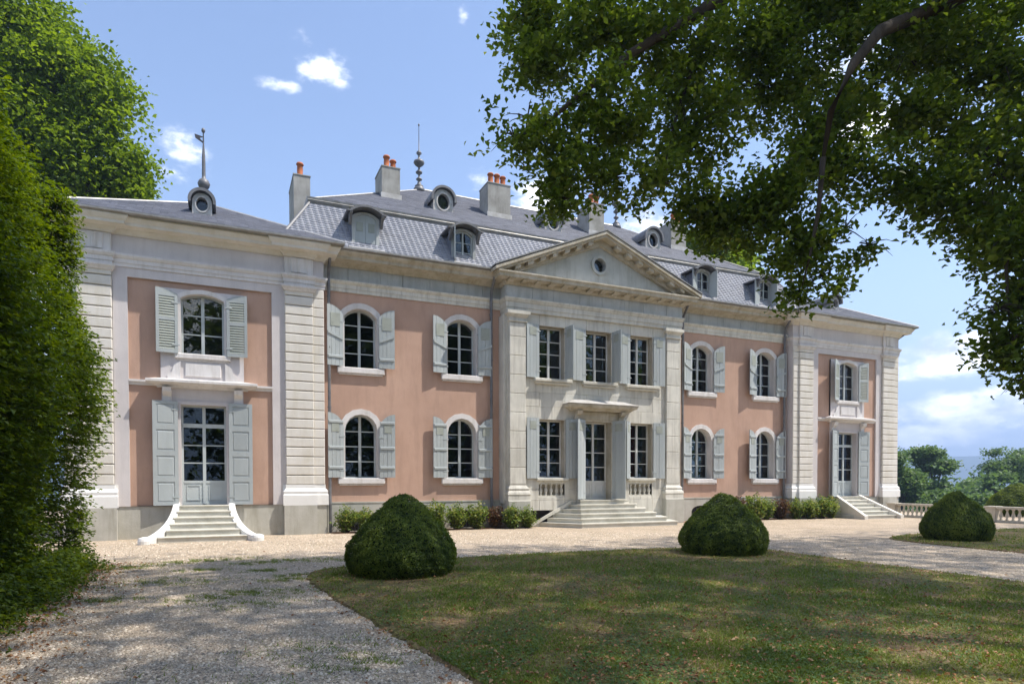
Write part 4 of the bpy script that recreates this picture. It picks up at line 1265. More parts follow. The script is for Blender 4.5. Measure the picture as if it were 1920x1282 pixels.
# ---- finials ------------------------------------------------------------------------
def finial(x, y, z, prof, name='finial', label=None, rod=None):
    m_ = MB(); m_.lathe(prof, x, y, 14, z)
    o = part(name, m_, 'zinc_dark', label, smooth=True)
    return o
big = [(.34, -.15), (.30, .05), (.20, .12), (.24, .17), (.12, .24), (.10, .34), (.05, .40), (.16, .47), (.17, .52), (.05, .62), (.05, .72), (.17, .80), (.19, .86), (.06, .97), (.05, 1.08), (.22, 1.2), (.31, 1.30), (.27, 1.40), (.08, 1.5), (.04, 1.66), (.15, 1.76), (.13, 1.84), (.03, 1.92), (.02, 2.6), (.015, 3.1), (.05, 3.14), (.05, 3.2), (.0, 3.24)]
for s in (-1, 1): finial(s * RX, RY, RZ, [(r * .82, z * .92) for r, z in big])
sm = [(.22, -.1), (.14, .12), (.07, .2), (.06, .5), (.18, .6), (.22, .72), (.17, .84), (.07, .92), (.065, 1.0), (.06, 1.7), (.03, 2.1), (.02, 2.55), (.055, 2.58), (.07, 2.64), (.05, 2.7), (0, 2.74)]
for s in (-1, 1):
    o = finial(s * WC, 3.12, 11.60, [(r * .95, z * .98) for r, z in sm])
    vn = MB(); x_ = s * WC
    vn.prism_y([(x_ - .26, 13.88), (x_ - .02, 13.74), (x_ - .02, 13.80), (x_ - .12, 13.90), (x_ - .02, 13.94), (x_ - .02, 13.97), (x_ - .28, 14.02)], 3.115, 3.125)
    vn.build('weather_vane', M['dark_metal'], o)

# curtains and a blind seen inside
m_ = MB(); m_.box(1.98, 2.22, .2, .26, 1.6, 4.1); part('curtain', m_, 'curtain_red', 'dark red curtain inside the right ground floor window')
m_ = MB(); m_.box(-2.55, -2.12, .2, .24, 2.9, 3.5); part('blind', m_, 'curtain_pale')
# ================================================================== ground
def terrain_h(x, y):
    """the terrace is level; beyond it the land falls away"""
    d = np.maximum(0, np.maximum(np.maximum(x - 24, y - 26), np.maximum(-x - 60, -y - 60)))
    h = -np.minimum(d * .16, 26.0)
    return h
gx = np.concatenate([np.linspace(-3500, -100, 18), np.linspace(-90, 90, 73), np.linspace(100, 3500, 18)])
gy = np.concatenate([np.linspace(-3500, -100, 18), np.linspace(-90, 90, 73), np.linspace(100, 3500, 18)])
GX, GY = np.meshgrid(gx, gy)
GZ = terrain_h(GX, GY)
nx, ny = len(gx), len(gy)
V = np.stack([GX, GY, GZ], -1).reshape(-1, 3)
idx = np.arange(nx * ny).reshape(ny, nx)
F = np.stack([idx[:-1, :-1], idx[:-1, 1:], idx[1:, 1:], idx[1:, :-1]], -1).reshape(-1, 4)
far = np.array([abs(V[f, 0]).max() > 25 or V[f, 1].max() > 28 or V[f, 1].min() < -40 for f in F])
me = np_mesh('ground', V, F, 4, M['gravel'])
me.materials.append(M['far_land'])
me.polygons.foreach_set('material_index', far.astype(np.int32))
tag(link('ground', me), 'pale gravel forecourt and drive', kind='structure')

def wavy(poly, step, amp, seed, rounds=1):
    """subdivide a closed outline and roughen it"""
    rng = np.random.default_rng(seed); out = []
    n = len(poly)
    for i in range(n):
        a, b = np.array(poly[i]), np.array(poly[(i + 1) % n]); L = np.linalg.norm(b - a); k = max(1, int(L / step))
        for j in range(k): out.append(a + (b - a) * j / k)
    out = np.array(out)
    out += rng.normal(size=out.shape) * amp
    return out
def smooth_poly(poly, it=3):
    p = [np.array(q, float) for q in poly]
    for _ in range(it):
        q = []
        for i in range(len(p)):
            a, b = p[i], p[(i + 1) % len(p)]; q += [a * .75 + b * .25, a * .25 + b * .75]
        p = q
    return [tuple(q) for q in p]
LAWN1 = smooth_poly([(-12.35, -10.5), (-11.6, -9.55), (-8.2, -9.0), (-5.6, -9.15), (-3.0, -9.3), (-1.35, -10.2), (-1.5, -12.5), (-1.6, -16.5), (-1.8, -24), (-6, -27), (-11.2, -25), (-11.55, -18.5), (-12.05, -14.0)], 3)
LAWN2 = smooth_poly([(3.9, -10.1), (5.2, -9.1), (9, -8.6), (13.0, -8.8), (14.4, -10), (14.2, -24), (12, -27), (3.4, -26), (3.1, -20), (3.5, -13.2)], 3)
def inside(poly, pts):
    x, y = pts[:, 0], pts[:, 1]; c = np.zeros(len(pts), bool); p = np.array(poly); j = len(p) - 1
    for i in range(len(p)):
        xi, yi = p[i]; xj, yj = p[j]
        with np.errstate(divide='ignore', invalid='ignore'):
            t = ((yi > y) != (yj > y)) & (x < (xj - xi) * (y - yi) / (yj - yi + 1e-12) + xi)
        c ^= t; j = i
    return c
for i, poly in enumerate((LAWN1, LAWN2)):
    w_ = wavy(poly, .08, .022, 5 + i)
    pl = [(x, y) for x, y in w_]
    tri = tessellate_polygon([[Vector((x, y, 0)) for x, y in pl]])
    n = len(pl)
    cxy = np.array(pl).mean(0)
    outer = [tuple(np.array(p) + (np.array(p) - cxy) / np.linalg.norm(np.array(p) - cxy) * .05) for p in pl]
    vs = [(x, y, .028) for x, y in pl] + [(x, y, -.01) for x, y in outer]
    fs = [tuple(t) for t in tri] + [(k, (k + 1) % n, (k + 1) % n + n, k + n) for k in range(n)]
    me = bpy.data.meshes.new('lawn'); me.from_pydata(vs, [], fs); me.materials.append(M['lawn'])
    tag(link('lawn', me), 'dry patchy lawn bed beside the drive' if i == 0 else 'smaller lawn to the right of the central path', kind='structure')
# planting beds of bare soil along the facade
for x0, x1 in ((-10.3, -3.0), (3.3, 12.8)):
    pl = [tuple(p) for p in wavy([(x0, -.85), (x1, -.85), (x1, -.1), (x0, -.1)], .15, .02, 9)]
    me = bpy.data.meshes.new('soil_bed')
    tri = tessellate_polygon([[Vector((x, y, 0)) for x, y in pl]])
    me.from_pydata([(x, y, .012) for x, y in pl], [], [tuple(t) for t in tri]); me.materials.append(M['soil'])
    tag(link('soil_bed', me), 'strip of reddish bare soil at the foot of the facade', kind='structure')

# visible-ground sampling from the viewpoint area outwards
CAMP = np.array([-13.557, -22.592])
def ground_pts(n, rmin, rmax, a0, a1, rng, power=1.0):
    r = rmin * (rmax / rmin) ** (rng.random(n) ** power); a = np.radians(a0 + (a1 - a0) * rng.random(n))
    return np.stack([CAMP[0] + r * np.sin(a), CAMP[1] + r * np.cos(a)], 1)

rng = np.random.default_rng(21)
# pebbles
p = ground_pts(90000, 3.8, 22, -22, 66, rng)
keep = ~(inside(LAWN1, p) | inside(LAWN2, p)) & (p[:, 1] < -.7) & (p[:, 0] > -16.4)
p = p[keep]; n = len(p)
s = (.006 + .012 * rng.random(n) ** 2) * (1 + .02 * np.linalg.norm(p - CAMP, axis=1))
ang = rng.random(n) * 6.28
T = []
for k in range(4):
    rr = s * (.7 + .6 * rng.random(n)); T.append(np.stack([p[:, 0] + rr * np.cos(ang + k * 1.57), p[:, 1] + rr * np.sin(ang + k * 1.57), np.zeros(n) + .0], 1))
T.append(np.stack([p[:, 0], p[:, 1], s * .8], 1))
V = np.stack(T, 1).reshape(-1, 3); b = (np.arange(n) * 5)[:, None]
F = np.concatenate([b + np.array([[k, (k + 1) % 4, 4]]) for k in range(4)], 0)
def pebble_mat():
    m, nn, l, bs = new_mat('pebble_tones')
    at = nn.new('ShaderNodeAttribute'); at.attribute_name = 'tone'
    rp = nn.new('ShaderNodeValToRGB'); rp.color_ramp.elements[0].color = (.17, .145, .115, 1); rp.color_ramp.elements[1].color = (.80, .69, .54, 1)
    l.new(at.outputs['Fac'], rp.inputs[0]); l.new(rp.outputs[0], bs.inputs['Base Color']); bs.inputs['Roughness'].default_value = .9
    return m
tn = rng.random(n)
tag(link('gravel', np_mesh('gravel', V, F, 3, pebble_mat(), np.tile(tn, 4))), 'loose grey and buff gravel stones on the drive', kind='stuff')

# grass blades
def blades(p, h, w, rng, lean=.5):
    n = len(p); a = rng.random(n) * 6.28; hh = h * (.5 + rng.random(n)); ww = w * (.7 + .6 * rng.random(n))
    lx, ly = rng.normal(size=n) * lean * hh, rng.normal(size=n) * lean * hh
    z0 = p[:, 2]
    A = np.stack([p[:, 0] - ww * np.cos(a), p[:, 1] - ww * np.sin(a), z0], 1)
    B = np.stack([p[:, 0] + ww * np.cos(a), p[:, 1] + ww * np.sin(a), z0], 1)
    C = np.stack([p[:, 0] + lx, p[:, 1] + ly, z0 + hh], 1)
    V = np.stack([A, B, C], 1).reshape(-1, 3); F = np.arange(3 * n).reshape(n, 3)
    return V, F
p = ground_pts(420000, 5.0, 34, -6, 70, rng, 1.1)
i1, i2 = inside(LAWN1, p), inside(LAWN2, p)
p = p[i1 | i2]
p3 = np.concatenate([p, np.full((len(p), 1), .025)], 1)
dens = vnoise(p3 * [1, 1, 0], .8, 3) * .5 + vnoise(p3 * [1, 1, 0], 2.2, 4) * .35
keep = rng.random(len(p)) < np.clip(.62 + dens * .75, .06, 1)
p3 = p3[keep]; dens = dens[keep]
dist = np.linalg.norm(p3[:, :2] - CAMP, axis=1)
V, F = blades(p3, .034, .0032 * 1.0, rng)
n = len(p3)
w_sc = .0028 + .00045 * dist
a = rng.random(n) * 6.28; hh = (.018 + .03 * rng.random(n)) * (1 + .25 * np.clip(dens, -1, 1)); lean = .7
lx, ly = rng.normal(size=n) * lean * hh, rng.normal(size=n) * lean * hh
A = np.stack([p3[:, 0] - w_sc * np.cos(a), p3[:, 1] - w_sc * np.sin(a), p3[:, 2]], 1); B = np.stack([p3[:, 0] + w_sc * np.cos(a), p3[:, 1] + w_sc * np.sin(a), p3[:, 2]], 1)
C = np.stack([p3[:, 0] + lx, p3[:, 1] + ly, p3[:, 2] + hh], 1)
V = np.stack([A, B, C], 1).reshape(-1, 3); F = np.arange(3 * n).reshape(n, 3)
tone = np.clip(.36 - dens * .38 + rng.normal(size=n) * .2, 0, 1)
tag(link('grass', np_mesh('grass', V, F, 3, M['grass'], tone)), 'short dry mown grass on the lawn beds', kind='stuff')
# weeds in the gravel, in loose tufts
wc = np.array([(-14.9, -7.6), (-14.2, -7.3), (-13.5, -7.2), (-13.0, -8.2), (-12.4, -7.9), (-11.7, -8.1), (-14.6, -10.2), (-14.1, -10.6), (-13.9, -12.3), (-13.3, -12.0), (-13.2, -13.1), (-12.7, -12.2), (-15.4, -8.0), (-14.0, -8.9), (-12.7, -15.9), (-13.5, -17.2), (-12.4, -16.6),
               (-14.8, -16.8), (-12.9, -9.5), (-15.1, -11.9), (-12.45, -10.4), (-12.6, -10.9), (-15.8, -7.9), (-13.7, -17.9), (-11.0, -8.3)])
pc = np.repeat(wc, 900, 0); sp = np.repeat(.12 + .28 * rng.random(len(wc)), 900)[:, None]
pp = pc + rng.normal(size=pc.shape) * sp * [1.3, .7]
pp = np.concatenate([pp, np.zeros((len(pp), 1))], 1)
pp = pp[vnoise(pp, 6, 8) > .0]
V, F = blades(pp, .035, .005, rng, .9)
tag(link('grass_weeds', np_mesh('grass_weeds', V, F, 3, M['grass'], np.clip(rng.random(len(pp)) * .5, 0, 1))), 'thin weed tufts growing through the gravel drive', kind='stuff')
# clover
p = ground_pts(60000, 5.0, 16, -4, 60, rng); p = p[inside(LAWN1, p)]
p3 = np.concatenate([p, .03 + .03 * rng.random((len(p), 1))], 1)
p3 = p3[(vnoise(p3 * [1, 1, 0], 1.3, 31) + .35 * (-14.5 - p3[:, 1]) / 3) > .25]
nr = rand_dir(len(p3), rng) * .4; nr[:, 2] += 1
tag(link('clover', leaves_mesh('clover', p3, nr, .018 + .018 * rng.random(len(p3)), M['clover'], aspect=.95, fold=.05, seed=4)), 'low clover patches at the near edge of the lawn', kind='stuff')
# fallen leaves
p = ground_pts(24000, 4.5, 30, -16, 66, rng)
i1, i2 = inside(LAWN1, p), inside(LAWN2, p)
hedge_edge = (p[:, 0] < -15.2 + .35 * rng.normal(size=len(p))) & (p[:, 0] > -16.6)
lawn_edge = inside(smooth_poly([(x * 1.0 - .25, y) for x, y in LAWN1], 0), p) & ~i1
keep = ((i1 | i2) & (rng.random(len(p)) < .5)) | (hedge_edge & (p[:, 1] < -7)) | (lawn_edge & (rng.random(len(p)) < .5)) | (rng.random(len(p)) < .012)
p = p[keep & (p[:, 1] < -1)]
ex = np.stack([-15.75 + .3 * rng.normal(size=1700) + 0, -18 + 11 * rng.random(1700)], 1)
p = np.concatenate([p, ex])
z = np.where(inside(LAWN1, p) | inside(LAWN2, p), .05, .012) + .012 * rng.random(len(p))
p3 = np.concatenate([p, z[:, None]], 1); nr = rand_dir(len(p3), rng) * .45; nr[:, 2] += 1
tag(link('fallen_leaves', leaves_mesh('fallen_leaves', p3, nr, .02 + .036 * rng.random(len(p3)) ** 1.5, M['dead_leaf'], aspect=.7, fold=.3, seed=6)), 'dry russet leaves scattered on the lawn and along the hedge foot', kind='stuff')

# ================================================================== clipped evergreens
def cone_mesh():
    rng = np.random.default_rng(5)
    def rad(z, th):
        t = z / 1.46
        r = np.interp(t, [0, .06, .14, .26, .38, .5, .62, .74, .84, .92, .97, 1.0, 1.03], [.90, .97, 1.03, 1.05, 1.0, .89, .745, .56, .395, .25, .14, .06, .0])
        lob = .014 * np.sin(5 * th + 1) + .012 * np.sin(3 * th + z * 2) + .012 * np.sin(9 * th + 4 * z)
        return r * (1 + lob)
    n = 34000
    z = 1.46 * rng.random(n * 2) ; th = rng.random(n * 2) * 6.2832
    r = rad(z, th)
    k = rng.random(n * 2) < (r / 1.1 * .85 + .15); z, th, r = z[k][:n], th[k][:n], r[k][:n]
    e = 1e-2; dr = (rad(z + e, th) - rad(z - e, th)) / (2 * e)
    nr = np.stack([np.cos(th), np.sin(th), -dr], 1); nr /= np.linalg.norm(nr, axis=1, keepdims=True)
    base = np.stack([r * np.cos(th), r * np.sin(th), z], 1)
    bump = vnoise(base, 7, 9) * .022 + vnoise(base, 2.6, 12) * .03
    pos = base + nr * (bump + rng.normal(size=len(z)) * .014 - .01)[:, None]
    nn = nr + rand_dir(len(z), rng) * .65
    tone = np.clip(.5 + bump * 9 + rng.normal(size=len(z)) * .22, 0, 1)
    me = leaves_mesh('leaves', pos, nn, .034 + .022 * rng.random(len(z)), M['yew'], tone, aspect=.5, fold=.2, seed=8)
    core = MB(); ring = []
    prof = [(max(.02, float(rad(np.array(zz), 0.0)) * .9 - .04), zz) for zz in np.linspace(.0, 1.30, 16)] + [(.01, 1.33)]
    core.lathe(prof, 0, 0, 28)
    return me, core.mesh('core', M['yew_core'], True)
CONE, CORE = cone_mesh()
for i, (x, y, sc, rz, lb) in enumerate([(-10.62, -11.05, (.93, .93, 1.0), .3, 'clipped cone evergreen at the left corner of the lawn, nearest the left wing'),
                                        (-2.88, -10.75, (.94, .94, .97), 2.1, 'clipped cone evergreen standing in front of the right pink range'),
                                        (5.72, -10.75, (.86, .86, .97), 4.0, 'clipped cone evergreen on the small right lawn before the terrace balustrade'),
                                        (22.2, -3.5, (1.2, 1.2, 1.12), 5.0, 'clipped cone evergreen beyond the terrace balustrade at the right edge')]):
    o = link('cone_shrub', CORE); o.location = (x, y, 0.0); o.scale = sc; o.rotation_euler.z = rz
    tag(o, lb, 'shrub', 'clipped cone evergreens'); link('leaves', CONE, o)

# ================================================================== tall hedge on the left
def hedge():
    rng = np.random.default_rng(17)
    x_front = lambda y, z: -16.75 + .75 * np.exp(-((z - 3.4) / 1.9) ** 2) - .05 * np.maximum(0, z - 5.8) ** 1.3 + .14 * np.sin(y * 1.7 + z) + .08 * np.sin(y * 4.1 - z * 2)
    def end_y(z): return -6.9 + .35 * np.exp(-((z - 4) / 2.2) ** 2) - .12 * np.maximum(0, z - 6)
    n = 15500
    # branch tips on the front face and on the far end
    y = -19 + 12.1 * rng.random(n); z = 7.8 * rng.random(n)
    dep = np.abs(rng.normal(size=n)) * .38
    c1 = np.stack([x_front(y, z) - dep, y, z], 1)
    m = 5200
    z2 = 7.8 * rng.random(m); x2 = -16.4 - 3.2 * rng.random(m)
    c2 = np.stack([np.minimum(x2 + .4, x_front(np.full(m, -7.), z2)), end_y(z2) - np.abs(rng.normal(size=m)) * .3, z2], 1)
    m3 = 2600
    c3 = np.stack([-17.0 - 2.4 * rng.random(m3), -19 + 12 * rng.random(m3), 7.5 + .3 * rng.normal(size=m3)], 1)
    # nearer bottom foliage
    m4 = 1500
    c4_ = np.stack([-16.5 + .35 * rng.random(m4), -17.5 + 9.8 * rng.random(m4), .45 * rng.random(m4) ** 1.5], 1)
    c = np.concatenate([c1, c2, c3, c4_])
    top = 7.75 + .3 * vnoise(c * [1, 1, 0], 1.1, 3) 
    c = c[c[:, 2] < top]
    c = c[vnoise(c, 2.1, 5) > -.55]
    per = 9; k = len(c)
    # each tip is a flat spray pointing outwards and a little down
    out = np.stack([.9 + .3 * rng.random(k), rng.normal(size=k) * .7, -.15 + rng.normal(size=k) * .22], 1); out /= np.linalg.norm(out, axis=1, keepdims=True)
    side = np.cross(out, [0, 0, 1.]); side /= np.linalg.norm(side, axis=1, keepdims=True)
    L = .34 + .22 * rng.random(k)
    t = rng.random((k, per)); sd = (rng.random((k, per)) - .5)
    P = c[:, None, :] + out[:, None, :] * (t * L[:, None])[:, :, None] + side[:, None, :] * (sd * .26 * (1.1 - t))[:, :, None]
    P[:, :, 2] += rng.normal(size=(k, per)) * .02
    P = P.reshape(-1, 3)
    nr = rand_dir(len(P), rng) * .5; nr[:, 2] += .9; nr[:, 0] += .25
    tone = np.clip(np.repeat(rng.random(k) * .5, per) + .5 * rng.random(len(P)) + .18 * (t.reshape(-1) - .5), 0, 1)
    me = leaves_mesh('leaves', P, nr, .066 + .04 * rng.random(len(P)), M['hedge_leaf'], tone, aspect=.6, fold=.15, seed=12)
    core = MB()
    ys = [-19, -17, -15, -13, -11, -9, -7.6, -7.2]; zs = [0, .6, 1.5, 3, 4, 5, 6.4, 7.2]
    vs, fs = [], []
    for yy in ys:
        for zz in zs: vs.append((float(x_front(yy, zz)) - .52, yy, zz))
        for zz in reversed(zs): vs.append((-19.2, yy, zz))
    nn = 2 * len(zs)
    for i in range(len(ys) - 1):
        for k_ in range(nn):
            k2 = (k_ + 1) % nn; fs.append((i * nn + k_, i * nn + k2, (i + 1) * nn + k2, (i + 1) * nn + k_))
    fs.append(tuple(range(nn))); fs.append(tuple((len(ys) - 1) * nn + k_ for k_ in range(nn)))
    core.add(vs, fs)
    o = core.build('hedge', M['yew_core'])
    tag(o, 'tall bright green hornbeam hedge at the left edge of the drive', 'hedge')
    link('leaves', me, o)
    st = MB()
    for k_ in range(14):
        yy = -18.3 + 11 * k_ / 13; st.tube([(-17.4, yy, 0), (-17.3 + .1 * math.sin(k_), yy + .1, 3), (-17.5, yy, 6.3)], [.09, .06, .02], 7)
    st.build('stems', M['bark'], o)
hedge()
# low plants at the hedge foot
p = np.stack([-16.15 + .26 * RNG.normal(size=2600), -17.6 + 10.4 * RNG.random(2600), .02 + .22 * RNG.random(2600) ** 2], 1)
p = p[vnoise(p, 1.5, 77) > -.25]
P, nr, sz, tn = sprays(p, 7, .07, .06, RNG, .6)
P[:, 2] = np.abs(P[:, 2])
tag(link('undergrowth', leaves_mesh('undergrowth', P, nr, sz, M['hedge_leaf'], tn, seed=13)), 'low ivy and seedlings at the foot of the tall hedge', kind='stuff')

# ================================================================== trees
def lobed_tree(name, label, loc, trunk_h, trunk_r, lobes, leaf, mat, n_c, per, spread, seed, group=None, hollow=.55, limbs=8, extra_limbs=None, hang=0.0, gap=-.5, gapf=.9, cat='tree'):
    """lobes: (x,y,z,rx,ry,rz) in world coordinates"""
    rng = np.random.default_rng(seed)
    root = tag(empty(name, loc), label, cat, group)
    vol = np.array([l[3] * l[4] * l[5] for l in lobes]) ** .75; cnt = (vol / vol.sum() * n_c).astype(int)
    C = []
    for l, k in zip(lobes, cnt):
        d = rand_dir(k, rng); r = hollow + (1.05 - hollow) * rng.random(k) ** .6
        c = d * r[:, None] * np.array(l[3:6]) * (1 + .12 * vnoise(d * 3, 1.3, seed + 1))[:, None] + np.array(l[0:3])
        C.append(c)
    C = np.concatenate(C)
    C = C[vnoise(C, gapf, seed + 3) > gap]
    P, nr, sz, tn = sprays(C, per, spread, leaf, rng, .5, hang)
    o0 = np.array(loc)
    me = leaves_mesh('crown', P - o0, nr, sz, mat, tn, seed=seed, aspect=.7)
    link('crown', me, root)
    tb = MB()
    tb.tube([(0, 0, -.2), (.05, .02, trunk_h * .35), (.0, .05, trunk_h * .7), (.1, 0, trunk_h)], [trunk_r * 1.35, trunk_r, trunk_r * .85, trunk_r * .7], 12)
    tb.build('trunk', M['bark'], root, True)
    lm = MB()
    order = sorted(range(len(lobes)), key=lambda i: -cnt[i])[:limbs]
    for i in order:
        l = lobes[i]; e = np.array(l[0:3]) - o0
        s0 = np.array([.05, 0, trunk_h * (.75 + .25 * rng.random())])
        mid = s0 * .45 + e * .55 + np.array([0, 0, .08 * np.linalg.norm(e - s0)])
        q = s0 * .75 + e * .25 + np.array([0, 0, .06 * np.linalg.norm(e - s0)])
        lm.tube([tuple(s0), tuple(q), tuple(mid), tuple(e)], [trunk_r * .45, trunk_r * .33, trunk_r * .2, trunk_r * .06], 7)
        for _ in range(4):
            d = rand_dir(1, rng)[0] * np.array(l[3:6]) * .85
            lm.tube([tuple(mid * .4 + e * .6), tuple(e + d * .5), tuple(e + d)], [trunk_r * .12, trunk_r * .06, trunk_r * .02], 5)
    for pts, r0 in (extra_limbs or []):
        q = [tuple(np.array(p_) - o0) for p_ in pts]
        lm.tube(q, [r0 * (1 - .85 * i / (len(q) - 1)) for i in range(len(q))], 8)
    lm.build('limb', M['bark'], root, True)
    return root

FPX, CXP, HY = 1213.76, 960.0, 903.0
def ray(px, py, d):
    """world point seen along a direction, at distance d along the view axis"""
    r_, u = (px - CXP) / FPX, (HY - py) / FPX
    ca, sa = math.cos(.418), math.sin(.418)
    return np.array([-13.557 + d * (r_ * ca + sa), -22.592 + d * (-r_ * sa + ca), 1.65 + d * u])
# the big lime: drooping boughs over the forecourt (bearing, height and reach of every bough measured on the photo)
BOUGHS = [(985, 40, 62, 70, 12.5), (1010, 120, 60, 55, 12.2), (1120, 70, 130, 105, 12.5), (990, 235, 66, 46, 11.8), (965, 270, 50, 28, 11.6), (1045, 330, 62, 70, 11.8), (1050, 385, 30, 34, 11.6), (1150, 240, 115, 95, 12.2), (1150, 345, 55, 45, 12),
          (1230, 350, 70, 60, 12), (1290, 100, 150, 120, 13), (1285, 260, 100, 100, 12.6), (1300, 390, 55, 45, 12.2), (1340, 430, 55, 50, 12.4), (1440, 60, 110, 100, 13.2), (1430, 180, 75, 70, 13),
          (1410, 400, 75, 75, 12.2), (1470, 370, 80, 90, 12), (1500, 470, 75, 75, 11.8), (1530, 530, 48, 50, 11.6), (1500, 555, 36, 34, 11.6), (1560, 330, 60, 100, 12), (1580, 440, 55, 60, 11.8), (1625, 470, 38, 30, 11.6), (1530, 240, 55, 80, 12.2),
          (1590, 110, 110, 120, 12.8), (1560, 20, 110, 60, 13), (1690, 120, 90, 110, 12.6), (1700, 230, 75, 60, 12), (1690, 330, 42, 55, 11.6), (1730, 370, 60, 60, 11.4), (1790, 250, 90, 120, 12), (1780, 60, 120, 100, 13),
          (1800, 400, 60, 70, 11), (1870, 130, 120, 150, 12), (1860, 330, 85, 100, 11), (1880, 460, 70, 70, 10.6), (1905, 560, 55, 70, 10.4), (1870, 590, 35, 42, 10.4), (1895, 655, 50, 42, 10.2), (1930, 715, 38, 45, 10), (1960, 620, 60, 110, 10.2), (1980, 300, 110, 200, 11), (1960, 500, 80, 120, 10.6)]
lobes = []
for px, py, rx, ry, d in BOUGHS:
    c = ray(px, py, d); s = d / FPX
    lobes.append((c[0], c[1], c[2], rx * s, max(rx, ry) * s * .9 + .25, ry * s))
def limb(pts): return [tuple(ray(*q)) for q in pts]
X1 = [([(-1.6, -19.0, 5.5), (-2.2, -17.5, 9.5)] + limb([(1760, 20, 11.8), (1640, 70, 11.4), (1592, 130, 11.2), (1552, 215, 11.0), (1538, 300, 11.0)]), .19),
      ([(-2.2, -17.5, 9.5)] + limb([(1500, -60, 13), (1330, 20, 12.2), (1180, 110, 11.8), (1080, 190, 11.6), (1020, 240, 11.5)]), .16),
      (limb([(1330, 20, 13), (1290, 150, 12.8), (1255, 260, 12.4), (1240, 340, 12)]), .06),
      (limb([(1180, 110, 12.6), (1130, 210, 12.2), (1090, 300, 12), (1050, 360, 11.8)]), .045),
      (limb([(1538, 300, 11.0), (1530, 400, 11.1), (1515, 480, 11.2), (1500, 540, 11.3)]), .05),
      (limb([(1552, 215, 12.1), (1480, 300, 12.1), (1420, 380, 12.2), (1350, 430, 12.3)]), .04),
      ([(-1.6, -19.0, 5.5), (-2.4, -17.6, 7.2)] + limb([(1960, 200, 11), (1850, 280, 11.2), (1760, 350, 11.3)]), .12),
      (limb([(1960, 200, 11), (1910, 380, 10.8), (1880, 500, 10.5), (1890, 640, 10.3)]), .06)]
for l in lobes:       # twigs carrying the leaves of every bough
    _q = np.random.default_rng(int(abs(l[0]) * 1000))
    for _k in range(6):
        _d = _q.normal(size=3); _d /= np.linalg.norm(_d); _c = np.array(l[:3]); _r = np.array(l[3:6])
        X1.append(([tuple(_c + _d * _r * -.35 + [0, 0, .12]), tuple(_c + _d * _r * .3 + [0, 0, .08]), tuple(_c + _d * _r * .6 + [0, 0, .02]), tuple(_c + _d * _r * .84 - [0, 0, .08])], .014))
lobed_tree('lime_tree', 'large dark lime tree whose boughs droop over the forecourt from the right', (-1.6, -19.0, 0), 6.0, .42, lobes, .12, M['lime_leaf'], 9800, 11, .12, 41,
           hollow=.0, limbs=0, extra_limbs=X1, hang=1.4, gap=-.36, gapf=1.8)
# its own high crown, and neighbours behind the viewpoint, which keep the foreground in shade
def crown_mass(name, label, trunk, boxes, n_c, seed):
    lobed_tree(name, label, (trunk[0], trunk[1], 0), trunk[2], .4, boxes, .24, M['lime_leaf'], int(n_c * 1.15), 7, .36, seed, hollow=.1, limbs=5, gap=-.95, gapf=.5, group='trees shading the drive')
crown_mass('shade_tree', 'tallest of the trees behind the viewpoint, shading the lawn', (5, -27, 19), [(-.5, -17.6, 26, 5.4, 4.3, 2.2), (5.5, -18.2, 27, 5.2, 4.6, 2.4), (1, -23, 26, 6, 5, 2.6), (8.0, -23, 25, 5, 4.6, 2.4)], 2100, 51)
crown_mass('shade_tree', 'tall leafy tree behind the viewpoint on the drive side', (-6, -30, 18), [(-5.0, -19.5, 25.5, 3.6, 5.6, 1.8), (-2, -25, 25, 5.5, 4, 2.4), (-6, -27, 24, 4, 4, 2.4)], 1250, 52)
crown_mass('shade_tree', 'leafy tree right of the frame shading the small lawn', (20, -27, 18), [(12, -18.2, 26, 4.6, 4.4, 2.2), (18, -18.5, 26, 5, 4.4, 2.2), (25, -17.5, 25.0, 4.5, 4, 2.2), (16, -24, 25, 6, 4, 2.4)], 1800, 53)
# the park behind the viewpoint
rng = np.random.default_rng(91)
for i in range(9):
    x_ = -52 + 13.5 * i + rng.uniform(-2, 2); y_ = -52 + rng.uniform(-5, 5) - 3 * math.cos(i); h_ = rng.uniform(17, 23)
    lb_ = [(x_ + rng.uniform(-3, 3), y_ + rng.uniform(-3, 3), h_ * f_, 5.5, 5, h_ * .2) for f_ in (.25, .42, .6, .76, .88)]
    lobed_tree('park_tree', ['broad', 'tall', 'dense', 'round', 'loose', 'wide', 'old', 'slender', 'low-boughed'][i] + ' park tree in the row behind the viewpoint, number %s from the hedge side' % ['one', 'two', 'three', 'four', 'five', 'six', 'seven', 'eight', 'nine'][i], (x_, y_, 0), h_ * .5, .4, lb_, .7, M['lime_leaf'], 700, 7, .7, 200 + i, group='park trees behind the viewpoint', hollow=.3, limbs=2, gap=-.9, gapf=.4)

# plane tree behind the left wing
tl = []
rng = np.random.default_rng(3)
for px, py, rx, ry in [(30, 90, 110, 100), (120, 150, 85, 80), (60, 250, 120, 100), (190, 180, 70, 70), (230, 260, 50, 60), (170, 300, 90, 80), (255, 320, 40, 50), (215, 365, 60, 50), (100, 390, 120, 70), (-60, 200, 120, 180), (60, 20, 70, 60), (270, 375, 25, 25), (0, 400, 100, 100)]:
    c = ray(px, py, 31); s = 31 / FPX; tl.append((c[0], c[1], c[2], rx * s, rx * s * .8, ry * s))
lobed_tree('plane_tree', 'tall bright green plane tree rising behind the left wing', (-19.5, 12.5, 0), 10, .5, tl, .23, M['plane_leaf'], 9500, 10, .30, 61, hollow=.35, limbs=9, gap=-.35, gapf=.8)
